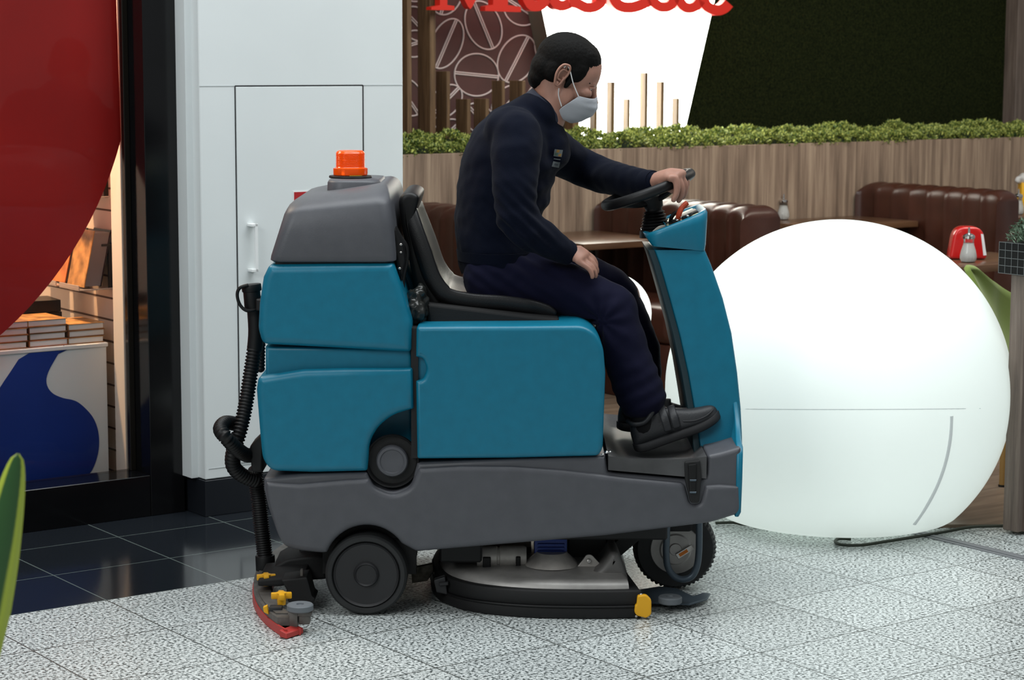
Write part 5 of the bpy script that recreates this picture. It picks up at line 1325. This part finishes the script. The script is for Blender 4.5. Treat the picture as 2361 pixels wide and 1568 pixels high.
#@@PERSON
# ================================================================== DRIVER
driver = thing('person', 'man in a navy sweater, dark trousers and white face mask driving the scrubber', 'person', (0.0, 6.56, 0.5))
def A3(L): return [at(x, y, Y) for x, y, Y in L]
PXM = 4950 / 6.45 * .985   # photo pixels per metre near the driver
def R_(*a): return [(q if isinstance(q, tuple) else (q, q)) for q in a]
def pr(px): return px / 752.0
HY = 6.56
# ---- one continuous body surface (mostly under the clothes)
bm = NB()
# head, tilted forward; axis: up vector of the head leans forward
hc = at(1311, 158, HY); ht = math.radians(24)         # face looks right and down
hf = Vector((math.cos(ht), 0, -math.sin(ht))); hu_ = Vector((math.sin(ht), 0, math.cos(ht)))
def HP(f, s, u): return hc + hf * f + Vector((0, s, 0)) + hu_ * u    # metres in head frame (forward, side, up)
def hell(bm, f, s, u, rf, rs, ru, extra=0.0, seg=32): ell(bm, HP(f, s, u), (rf, rs, ru), (0, ht + extra, 0), seg=seg)
hell(bm, -.002, 0, .012, .100, .076, .088)            # cranium
hell(bm, .040, 0, .002, .060, .066, .068)             # forehead
hell(bm, .052, 0, -.050, .040, .054, .062)            # mid face
hell(bm, .042, 0, -.098, .042, .042, .032)            # jaw
hell(bm, .066, 0, -.118, .021, .022, .018)            # chin
hell(bm, .084, 0, -.012, .016, .044, .012)            # brow ridge
for s in (-1, 1):
    hell(bm, .074, s * .036, -.046, .022, .020, .018) # cheek bone
    hell(bm, .020, s * .052, -.080, .030, .014, .034) # jaw corner
limb(bm, [HP(.094, 0, -.022), HP(.104, 0, -.044), HP(.114, 0, -.062)], [(.008, .008), (.010, .009), (.013, .014)], 12)   # nose
hell(bm, .098, 0, -.086, .009, .022, .006); hell(bm, .095, 0, -.096, .010, .020, .006)                             # lips
# neck
limb(bm, [HP(-.030, 0, -.040), at(1278, 232, HY), at(1262, 262, HY), at(1238, 300, HY)], R_((.062, .058), (.060, .060), (.060, .062), (.072, .085)), 24)
# torso and limbs kept slimmer than the clothes
limb(bm, A3([(1132, 625, HY), (1135, 540, HY), (1160, 430, HY), (1190, 330, HY), (1232, 280, HY)]), R_((.09, .15), (.09, .13), (.11, .14), (.10, .15), (.06, .08)), 24)
NS_, NE_, NW_ = (1190, 305, 6.385), (1190, 515, 6.30), (1318, 584, 6.385)
FS_, FE_, FW_ = (1265, 325, 6.72), (1372, 402, 6.80), (1505, 422, 6.50)
limb(bm, A3([NS_, (1180, 400, 6.33), NE_]), R_(.042, .038, .034)); limb(bm, A3([NE_, (1255, 550, 6.34), NW_]), R_(.034, .030, .0235))
limb(bm, A3([(1220, 320, 6.66), FS_, FE_]), R_(.05, .042, .036)); limb(bm, A3([FE_, (1440, 415, 6.73), FW_]), R_(.036, .032, .0255))
limb(bm, A3([(1140, 625, 6.47), (1290, 655, 6.44), (1425, 705, 6.40)]), R_(.075, .062, .048)); limb(bm, A3([(1425, 705, 6.40), (1448, 800, 6.40), (1484, 935, 6.38), (1486, 990, 6.38)]), R_(.048, .042, .031, .034))
limb(bm, A3([(1140, 615, 6.65), (1300, 630, 6.68), (1440, 680, 6.72)]), R_(.075, .062, .048)); limb(bm, A3([(1440, 680, 6.72), (1470, 790, 6.72), (1462, 920, 6.70), (1455, 960, 6.70)]), R_(.048, .042, .031, .034))
# near hand resting on the thigh: palm then five separate fingers
def finger(bm, pts, r0, r1, n=4):
    C = cr([Vector(p) for p in pts], n); m_ = len(C); limb(bm, C, [r0 + (r1 - r0) * i / (m_ - 1) for i in range(m_)], 12)
hw = at(1318, 584, 6.385); k1 = at(1343, 592, 6.375); 
limb(bm, [hw, hw.lerp(k1, .5) + Vector((0, 0, .004)), k1], R_((.022, .026), (.021, .036), (.016, .039)), 20, (0, 1, .55))
for i, (dy, l1, l2, l3) in enumerate(((-.031, .020, .018, .012), (-.011, .026, .022, .014), (.010, .027, .023, .014), (.030, .024, .020, .013))):
    b0 = k1 + Vector((dy * .15, dy * .85, -.002 + dy * .5)); d1 = Vector((.80, dy * 3, -.52)).normalized(); d2 = Vector((.55, dy * 1, -.83)).normalized(); d3 = Vector((.15, 0, -.98)).normalized()
    p1 = b0 + d1 * (l1 + .006); p2 = p1 + d2 * l2; p3 = p2 + d3 * l3
    finger(bm, [b0 - d1 * .012, b0, p1, p2, p3], .0098, .0072)
tb = hw.lerp(k1, .25) + Vector((0, .026, -.004)); finger(bm, [tb, tb + Vector((.020, .016, -.008)), tb + Vector((.040, .020, -.016)), tb + Vector((.055, .016, -.026))], .0125, .0080)
# far hand gripping the wheel rim
def WPd(a, r=1.0, h=0): return WP(a, r, h)
ga = math.radians(28)                                      # rim angle where the palm sits
fw_ = at(1506, 420, 6.50)
kn = at(1564, 404, 6.450)
palm0 = at(1526, 413, 6.480)
limb(bm, [fw_, palm0, at(1546, 406, 6.465), kn], R_((.025, .027), (.026, .034), (.024, .041), (.017, .042)), 20, (0.05, 1, .1))
# near-side fingers wrap down round the rim, far ones follow it
for i, (dy, L1, L2, L3) in enumerate(((-.034, .026, .022, .018), (-.012, .032, .026, .018), (.011, .030, .026, .018), (.033, .024, .021, .016))):
    b0 = kn + Vector((-.002 + dy * .30, dy * .95, -.002 + dy * .18))
    sp = [( .22, -.97), (.45, -.89), (.62, -.78), (.72, -.69)][i]
    d1 = Vector((sp[0], -.05, sp[1])).normalized(); d2 = Vector((sp[0] * .35 - .16, .02, -1)).normalized(); d3 = Vector((-.40, .05, -.90)).normalized()
    p1 = b0 + d1 * L1; p2 = p1 + d2 * L2; p3 = p2 + d3 * L3
    finger(bm, [b0 - Vector((.014, 0, -.001)), b0, p1, p2, p3], .0122, .0090)
tb = palm0 + Vector((.0, -.026, -.010)); finger(bm, [tb, tb + Vector((.022, -.010, -.016)), tb + Vector((.040, -.004, -.026)), tb + Vector((.052, .006, -.034))], .0135, .0088)
body = finish(bm, 'body', M_skin, driver, ang=180); remesh(body, .0036, 5)
# ears
def ear(side):
    bm = NB(); c = HP(-.012, side * .074, -.028)
    ex = hf * math.cos(.2) - hu_ * math.sin(.2); ez = hu_ * math.cos(.2) + hf * math.sin(.2); ey = Vector((0, side, 0))
    ol = [(-.002, .036), (-.014, .030), (-.019, .014), (-.017, -.004), (-.010, -.020), (-.003, -.031), (.006, -.032), (.010, -.022), (.010, -.010), (.013, .010), (.011, .026), (.005, .035)]
    C = cr([Vector((a, b, 0)) for a, b in ol], 4, True)
    def E_(x, z, h): return c + ex * x + ez * z + ey * (h + -x * .45)
    limb(bm, [E_(p.x, p.y, .010) for p in C], [(.0036, .0042)] * len(C), 10, ey, closed=True)
    cc = [bm.verts.new(E_(p.x * .9, p.y * .9, .005)) for p in C]; c0 = bm.verts.new(E_(-.002, 0, .0))
    for i in range(len(cc)): bm.faces.new((cc[i], cc[(i + 1) % len(cc)], c0))
    P = cr([E_(.008, .020, .007), E_(-.006, .018, .009), E_(-.011, .004, .010), E_(-.007, -.012, .009), E_(.004, -.014, .008)], 4)
    limb(bm, P, [.0032] * len(P), 8, ey)
    ell(bm, E_(.009, -.004, .006), (.004, .004, .006), seg=10); ell(bm, E_(.001, -.027, .008), (.007, .005, .008), seg=12)
    return finish(bm, 'ear', M_skin, body, ang=80)
ear(-1); ear(1)
# eyes and brows
for s in (-1, 1):
    bm = NB(); hell(bm, .0775, s * .030, -.030, .0115, .0125, .0110, seg=20); ey_ = finish(bm, 'eye', M_eye, body)
    bm = NB(); hell(bm, .0868, s * .030, -.033, .0035, .0055, .0055, seg=16); finish(bm, 'iris', M_iris, ey_)
    bm = NB(); limb(bm, [HP(.083, s * .012, -.014), HP(.087, s * .030, -.009), HP(.074, s * .050, -.014)], [(.004, .003), (.0045, .003), (.003, .002)], 8); finish(bm, 'eyebrow', M_hair, body)
    bm = NB(); limb(bm, cr([HP(.088, s * .018, -.026), HP(.094, s * .030, -.022), HP(.082, s * .043, -.027)], 4), [.0026] * 9, 8); finish(bm, 'eyelid', M_skin, body)
# hair: one cap over the skull, down to the nape, sideburns before the ears
bm = NB()
hell(bm, -.010, 0, .020, .100, .081, .086)
hell(bm, .022, 0, .036, .066, .070, .062)
hell(bm, -.060, 0, -.022, .052, .066, .060)
hell(bm, -.070, 0, -.058, .036, .050, .040)
for s in (-1, 1):
    hell(bm, .022, s * .058, .006, .034, .021, .040)
    hell(bm, .016, s * .066, -.036, .009, .008, .026, .25)
    hell(bm, -.038, s * .058, -.020, .030, .020, .040)
hell(bm, -.040, 0, .010, .066, .072, .068)
hair = finish(bm, 'hair', M_hair, driver, ang=180); remesh(hair, .004, 5)
displace(hair, lambda c: .0008 * noise.noise(c * 120) + .0008 * noise.noise(c * 300))
# mask: a pleated cup over nose, mouth and chin
bm = NB()
nu, nv = 26, 22; G = []
prof = [(.112, -.040), (.124, -.058), (.130, -.078), (.124, -.100), (.108, -.122), (.084, -.142), (.070, -.148)]
PC = cr([Vector((a, b, 0)) for a, b in prof], 4)
sides = cr([Vector(p) for p in ((.060, .066, -.062), (.050, .069, -.078), (.040, .068, -.094), (.030, .062, -.110), (.024, .056, -.124), (.030, .046, -.138), (.044, .034, -.146))], 4)
for j in range(len(PC)):
    row = []; c0 = PC[j]; sd = sides[j]
    for i in range(nu + 1):
        t = -1 + 2 * i / nu; a = abs(t); k = a ** 1.9
        f = c0.x + (sd.x - c0.x) * k; s = sd.y * math.sin(a * PI / 2) ** .92 * (1 if t > 0 else -1); u_ = c0.y + (sd.z - c0.y) * a ** (.62 + .7 * min(1, j / 14))
        pl = .0014 * math.sin(j * 1.15) * (1 - a ** 4); f += pl + .0012 * noise.noise(Vector((t * 6, j * .5, 3)))
        row.append(bm.verts.new(HP(f, s, u_)))
    G.append(row)
for j in range(len(G) - 1):
    for i in range(nu): bm.faces.new((G[j][i], G[j][i + 1], G[j + 1][i + 1], G[j + 1][i]))
mask = finish(bm, 'face_mask', M_mask, driver, ang=80); modbake(mask, [('SOLIDIFY', dict(thickness=.0016, offset=0)), ('SUBSURF', dict(levels=1, render_levels=1))])
for s in (-1, 1):
    bm = NB(); a_ = HP(.060, s * .067, -.064); tube(bm, [a_, HP(.030, s * .074, -.036), HP(.004, s * .080, -.004), HP(-.010, s * .0835, .006), HP(-.016, s * .087, -.004)], .0017, 8, n=5)
    tube(bm, [HP(.026, s * .060, -.112), HP(.004, s * .066, -.086), HP(-.004, s * .076, -.066)], .0017, 8, n=4); finish(bm, 'ear_loop', M_maskl, mask)
# ---- sweater
bm = NB()
limb(bm, A3([(1148, 598, HY), (1146, 540, HY), (1152, 470, HY), (1168, 400, HY), (1186, 345, HY), (1206, 300, HY), (1236, 268, HY)]),
     R_((.122, .178), (.130, .172), (.135, .172), (.146, .180), (.142, .190), (.112, .165), (.078, .095)), 32)
limb(bm, A3([(1150, 520, HY), (1185, 470, HY), (1200, 420, HY)]), R_((.10, .15), (.098, .15), (.10, .16)), 24)       # belly
ell(bm, at(1180, 305, 6.44), (.085, .085, .080)); ell(bm, at(1225, 300, 6.68), (.085, .085, .080)); ell(bm, at(1262, 312, HY), (.060, .085, .052), (0, .5, 0)); ell(bm, at(1278, 345, HY), (.050, .10, .07))                        # shoulders
limb(bm, A3([(1192, 312, 6.40), (1190, 360, 6.36), (1188, 430, 6.325), (1192, 500, 6.305), (1210, 532, 6.30)]), R_(.078, .075, .068, .062, .056), 22)
limb(bm, A3([(1196, 510, 6.305), (1230, 540, 6.32), (1275, 566, 6.35), (1306, 582, 6.38)]), R_(.060, .056, .046, .037), 22)
limb(bm, A3([(1232, 320, 6.66), (1280, 350, 6.74), (1335, 384, 6.80), (1390, 406, 6.76), (1450, 418, 6.62), (1502, 421, 6.505)]), R_(.082, .072, .062, .056, .048, .037), 22)
sweater = finish(bm, 'sweater', M_sweat, driver, ang=180); remesh(sweater, .007, 10)
def wr(c):
    d = .0045 * noise.noise(Vector((c.x * 9, c.y * 5, c.z * 22))) + .0025 * noise.noise(c * 30)
    # folds gathered at elbow and waist
    e = at(1200, 520, 6.30); q_ = math.exp(-((c - e).length / .10) ** 2); d += .006 * q_ * math.sin((c.x + c.z) * 160)
    e = at(1250, 450, 6.5); q_ = math.exp(-((c - e).length / .12) ** 2); d += .005 * q_ * math.sin((c.z - c.x * .4) * 110)
    return d
displace(sweater, wr); modbake(sweater, [('SMOOTH', dict(factor=.5, iterations=1))])
for nm, L in (('cuff', [(1296, 577, 6.37), (1312, 585, 6.385)]), ('cuff', [(1488, 421, 6.53), (1508, 420, 6.495)])):
    bm = NB(); P = A3(L); limb(bm, [P[0], P[0].lerp(P[1], .5), P[1]], [.038, .0385, .036] if L[0][0] < 1400 else [.038, .0385, .035], 22, cap=False); o = finish(bm, nm, M_sweat, sweater, ang=80)
bm = NB(); P = A3([(1148, 575, HY), (1148, 598, HY)]); limb(bm, P, R_((.128, .180), (.124, .176)), 40, cap=False); finish(bm, 'hem_band', M_sweat, sweater, ang=80)
# collar
bm = NB(); NC = 40; rows = []
cA = at(1254, 256, HY); ax_ = (at(1284, 215, HY) - at(1240, 280, HY)).normalized()
cx1 = Vector((ax_.z, 0, -ax_.x)); cy1 = Vector((0, 1, 0))
M_coll = mat('navy_collar_cotton', (0.010, 0.014, 0.032), .8, bump=.2, bscale=500, sheen=.1)
for (r, h) in ((.0630, -.020), (.0635, .012), (.0640, .024), (.0680, .026), (.0720, .014), (.083, -.018), (.0815, -.022)):
    ring = []
    for k in range(NC):
        a = 2 * PI * k / NC; fr_ = math.cos(a)     # a=0 is the front
        hh = h - .030 * max(0, fr_) ** 1.5 + .012 * max(0, -fr_); rx = r * (1.0 + .04 * max(0, fr_)); q_ = r * .96
        if h < 0 and r > .08: hh -= .022 * max(0, fr_) ** 3
        ring.append(bm.verts.new(cA + cx1 * (rx * math.cos(a)) + cy1 * (q_ * math.sin(a)) + ax_ * hh))
    rows.append(ring)
for i in range(len(rows) - 1):
    for k in range(NC): bm.faces.new((rows[i][k], rows[i][(k + 1) % NC], rows[i + 1][(k + 1) % NC], rows[i + 1][k]))
collar = finish(bm, 'collar', M_coll, sweater, ang=80)
# chest badge laid on the knit
def bvh(o):
    b_ = bmesh.new(); b_.from_mesh(o.data); t = BVHTree.FromBMesh(b_); b_.free(); return t
sb = bvh(sweater)
def on_cloth(x, y, lift=.0016):
    h, nrm, *_ = sb.ray_cast(CAM, ray(x, y).normalized()); 
    if h is None: return at(x, y, 6.4)
    if nrm.dot(ray(x, y)) > 0: nrm = -nrm
    return h + nrm * lift
def patch(pxs_, m_, name):
    bm = NB(); (x0, y0), (x1, y1), (x2, y2), (x3, y3) = pxs_; K = 3; g = []
    for j in range(K + 1):
        v = j / K; g.append([bm.verts.new(on_cloth((x0 + (x1 - x0) * i / K) * (1 - v) + (x3 + (x2 - x3) * i / K) * v, (y0 + (y1 - y0) * i / K) * (1 - v) + (y3 + (y2 - y3) * i / K) * v)) for i in range(K + 1)])
    for j in range(K):
        for i in range(K): bm.faces.new((g[j][i], g[j][i + 1], g[j + 1][i + 1], g[j + 1][i]))
    return finish(bm, name, m_, badge, ang=80)
badge = bpy.data.objects.new('chest_badge', None); COL.objects.link(badge); badge.parent = sweater
Mg1 = mat('badge_thread_grey', (.11, .125, .13), .7); Mg2 = mat('badge_thread_green', (.06, .12, .08), .7); Mg3 = mat('badge_thread_gold', (.25, .14, .03), .7); Mg4 = mat('badge_thread_dark', (.05, .06, .07), .8)
patch([(1279, 344), (1297, 346), (1294, 362), (1276, 360)], Mg1, 'square')
patch([(1284, 345), (1290, 346), (1288, 352), (1282, 351)], Mg3, 'square_piece'); patch([(1280, 352), (1286, 353), (1284, 359), (1278, 358)], Mg2, 'square_piece'); patch([(1288, 354), (1294, 355), (1292, 361), (1286, 360)], Mg3, 'square_piece')
patch([(1277, 365), (1292, 367), (1291, 369), (1276, 367)], Mg1, 'line')
patch([(1275, 372), (1291, 374), (1288, 386), (1271, 384)], Mg1, 'square'); patch([(1278, 376), (1286, 377), (1285, 382), (1277, 381)], Mg4, 'square_piece')
# ---- trousers
bm = NB()
ell(bm, at(1154, 634, HY), (.112, .180, .088))
limb(bm, A3([(1140, 640, 6.475), (1200, 645, 6.465), (1270, 655, 6.45), (1340, 678, 6.43), (1400, 700, 6.41), (1424, 712, 6.40)]), R_(.098, .092, .084, .076, .068, .064), 24)
limb(bm, A3([(1412, 712, 6.40), (1427, 760, 6.40), (1441, 810, 6.40), (1460, 865, 6.395), (1480, 916, 6.39)]), R_(.067, .071, .073, .073, .074), 24)
limb(bm, A3([(1150, 625, 6.65), (1250, 625, 6.68), (1340, 634, 6.71), (1410, 665, 6.72), (1432, 684, 6.72)]), R_(.092, .084, .074, .066, .062), 24)
limb(bm, A3([(1432, 690, 6.72), (1458, 750, 6.72), (1480, 810, 6.72), (1480, 860, 6.71), (1472, 915, 6.70)]), R_(.060, .060, .062, .062, .066), 24)
trousers = finish(bm, 'trousers', M_trous, driver, ang=180); remesh(trousers, .0065, 8)
def wt(c):
    d = .004 * noise.noise(Vector((c.x * 8, c.y * 6, c.z * 16)) + Vector((3, 0, 0))) + .002 * noise.noise(c * 34)
    e = at(1385, 735, 6.40); q_ = math.exp(-((c - e).length / .11) ** 2); v = c - e; ang_ = math.atan2(v.z, v.x); d += .0055 * q_ * math.sin(ang_ * 9)
    e = at(1190, 610, 6.45); q_ = math.exp(-((c - e).length / .14) ** 2); d += .005 * q_ * math.sin((c.z * 1.2 + c.x * .8) * 120)
    e = at(1480, 905, 6.39); q_ = math.exp(-((c - e).length / .09) ** 2); d += .004 * q_ * math.sin((c.z - c.x * .5) * 130)
    return d
displace(trousers, wt); modbake(trousers, [('SMOOTH', dict(factor=.5, iterations=1))])
# ---- socks and shoes
for nm, L in (('sock', [(1482, 925, 6.385), (1484, 960, 6.38), (1486, 985, 6.38)]), ('sock', [(1458, 915, 6.70), (1455, 960, 6.70)])):
    bm = NB(); limb(bm, A3(L), [.036, .038, .040][:len(L)], 18); finish(bm, nm, M_sock, driver)
def shoe(heel, toe, Y, name, sc_=1.0):
    """heel, toe: sole end points in the XZ plane (photo px) at depth Y"""
    a, b = at(*heel, Y), at(*toe, Y); L = (b - a).length; ex = (b - a) / L; ez = Vector((-ex.z, 0, ex.x)); ey = Vector((0, 1, 0))
    def P(x, y, z): return a + ex * (x * L) + ey * y + ez * z
    wid = lambda t: .036 + .013 * math.sin(min(1, max(0, (t - .25) / .6)) * PI) * 1 if t < .97 else .03
    sec = [(0.0, .018, .035), (.03, .030, .066), (.10, .036, .086), (.20, .037, .098), (.30, .037, .098), (.38, .038, .090), (.47, .041, .080), (.57, .044, .068), (.68, .047, .058), (.79, .046, .050), (.89, .040, .044), (.96, .028, .036), (1.0, .010, .022)]
    bm = NB(); rows = []
    for t, w_, h in sec:
        ring = []; lift = .010 * max(0, (t - .75) / .25) ** 2; h = h * 1.12
        for k in range(20):
            an = 2 * PI * k / 20; ca, sa = math.cos(an), math.sin(an)
            y = w_ * abs(ca) ** .7 * (1 if ca > 0 else -1); z = h / 2 + .012 + (h / 2) * abs(sa) ** .8 * (1 if sa > 0 else -1)
            if sa > 0: y *= 1 - .38 * (z - .012) / h * (1 if t < .55 else .6)
            ring.append(bm.verts.new(P(t, y, z + lift)))
        rows.append(ring)
    for i in range(len(rows) - 1):
        for k in range(20): bm.faces.new((rows[i][k], rows[i][(k + 1) % 20], rows[i + 1][(k + 1) % 20], rows[i + 1][k]))
    bm.faces.new(rows[0][::-1]); bm.faces.new(rows[-1])
    o = finish(bm, name, M_shoe, driver, ang=180); modbake(o, [('SUBSURF', dict(levels=2, render_levels=2))])
    bm = NB(); lo, hi = [], []
    outl = [(-.012, 0)] + [(t, w_ + .005) for t, w_, h in sec[1:-1]] + [(1.02, 0)]
    C = cr([Vector((t, w_, 0)) for t, w_ in outl], 3); full = [(p.x, p.y) for p in C] + [(p.x, -p.y) for p in C[-2:0:-1]]
    def rk(t): return .012 * max(0, (t - .70) / .30) ** 2 + .005 * max(0, (.12 - t) / .12)
    for (g, z) in ((.90, .0), (1.0, .005), (1.0, .018), (.95, .024)):
        lo.append([bm.verts.new(P(.5 + (t - .5) * (1 if g > .94 else .985), w_ * g, z + rk(t) - (.004 if .3 < t < .45 and z < .001 else 0) * 0)) for t, w_ in full])
    n = len(full)
    for i in range(len(lo) - 1):
        for k in range(n): bm.faces.new((lo[i][k], lo[i][(k + 1) % n], lo[i + 1][(k + 1) % n], lo[i + 1][k]))
    bm.faces.new(lo[0]); bm.faces.new(lo[-1][::-1]); finish(bm, 'sole', M_sole, o, ang=50)
    # padded collar, two straps and stitched toe line
    bm = NB(); P_ = cr([P(.035, 0, .100), P(.08, -.030, .090), P(.20, -.036, .086), P(.31, -.033, .104), P(.35, 0, .118), P(.31, .033, .104), P(.20, .036, .086), P(.08, .030, .090)], 4, True); limb(bm, P_, [.0075] * len(P_), 10, closed=True); finish(bm, 'padded_collar', M_shoe, o, ang=80)
    for t in (.42, .52):
        bm = NB(); hh = [h for tt, w_, h in sec if abs(tt - t) < .06][0]; C = cr([P(t - .01, -.045, .040), P(t, -.040, hh * .78 + .012), P(t + .01, 0, hh + .018), P(t, .040, hh * .78 + .012), P(t - .01, .045, .040)], 5)
        limb(bm, C, [(.0028, .012)] * len(C), 10, ex); finish(bm, 'strap', M_shoe, o, ang=80)
    bm = NB(); C = cr([P(.60, -.0465, .050), P(.72, -.0475, .040), P(.85, -.043, .040), P(.94, -.026, .046), P(.965, 0, .047), P(.94, .026, .046), P(.85, .043, .040)], 5); limb(bm, C, [.0022] * len(C), 8); finish(bm, 'toe_seam', M_sole, o, ang=80)
    return o
shoe((1468, 1044), (1664, 972), 6.375, 'shoe'); shoe((1424, 992), (1640, 990), 6.70, 'shoe')
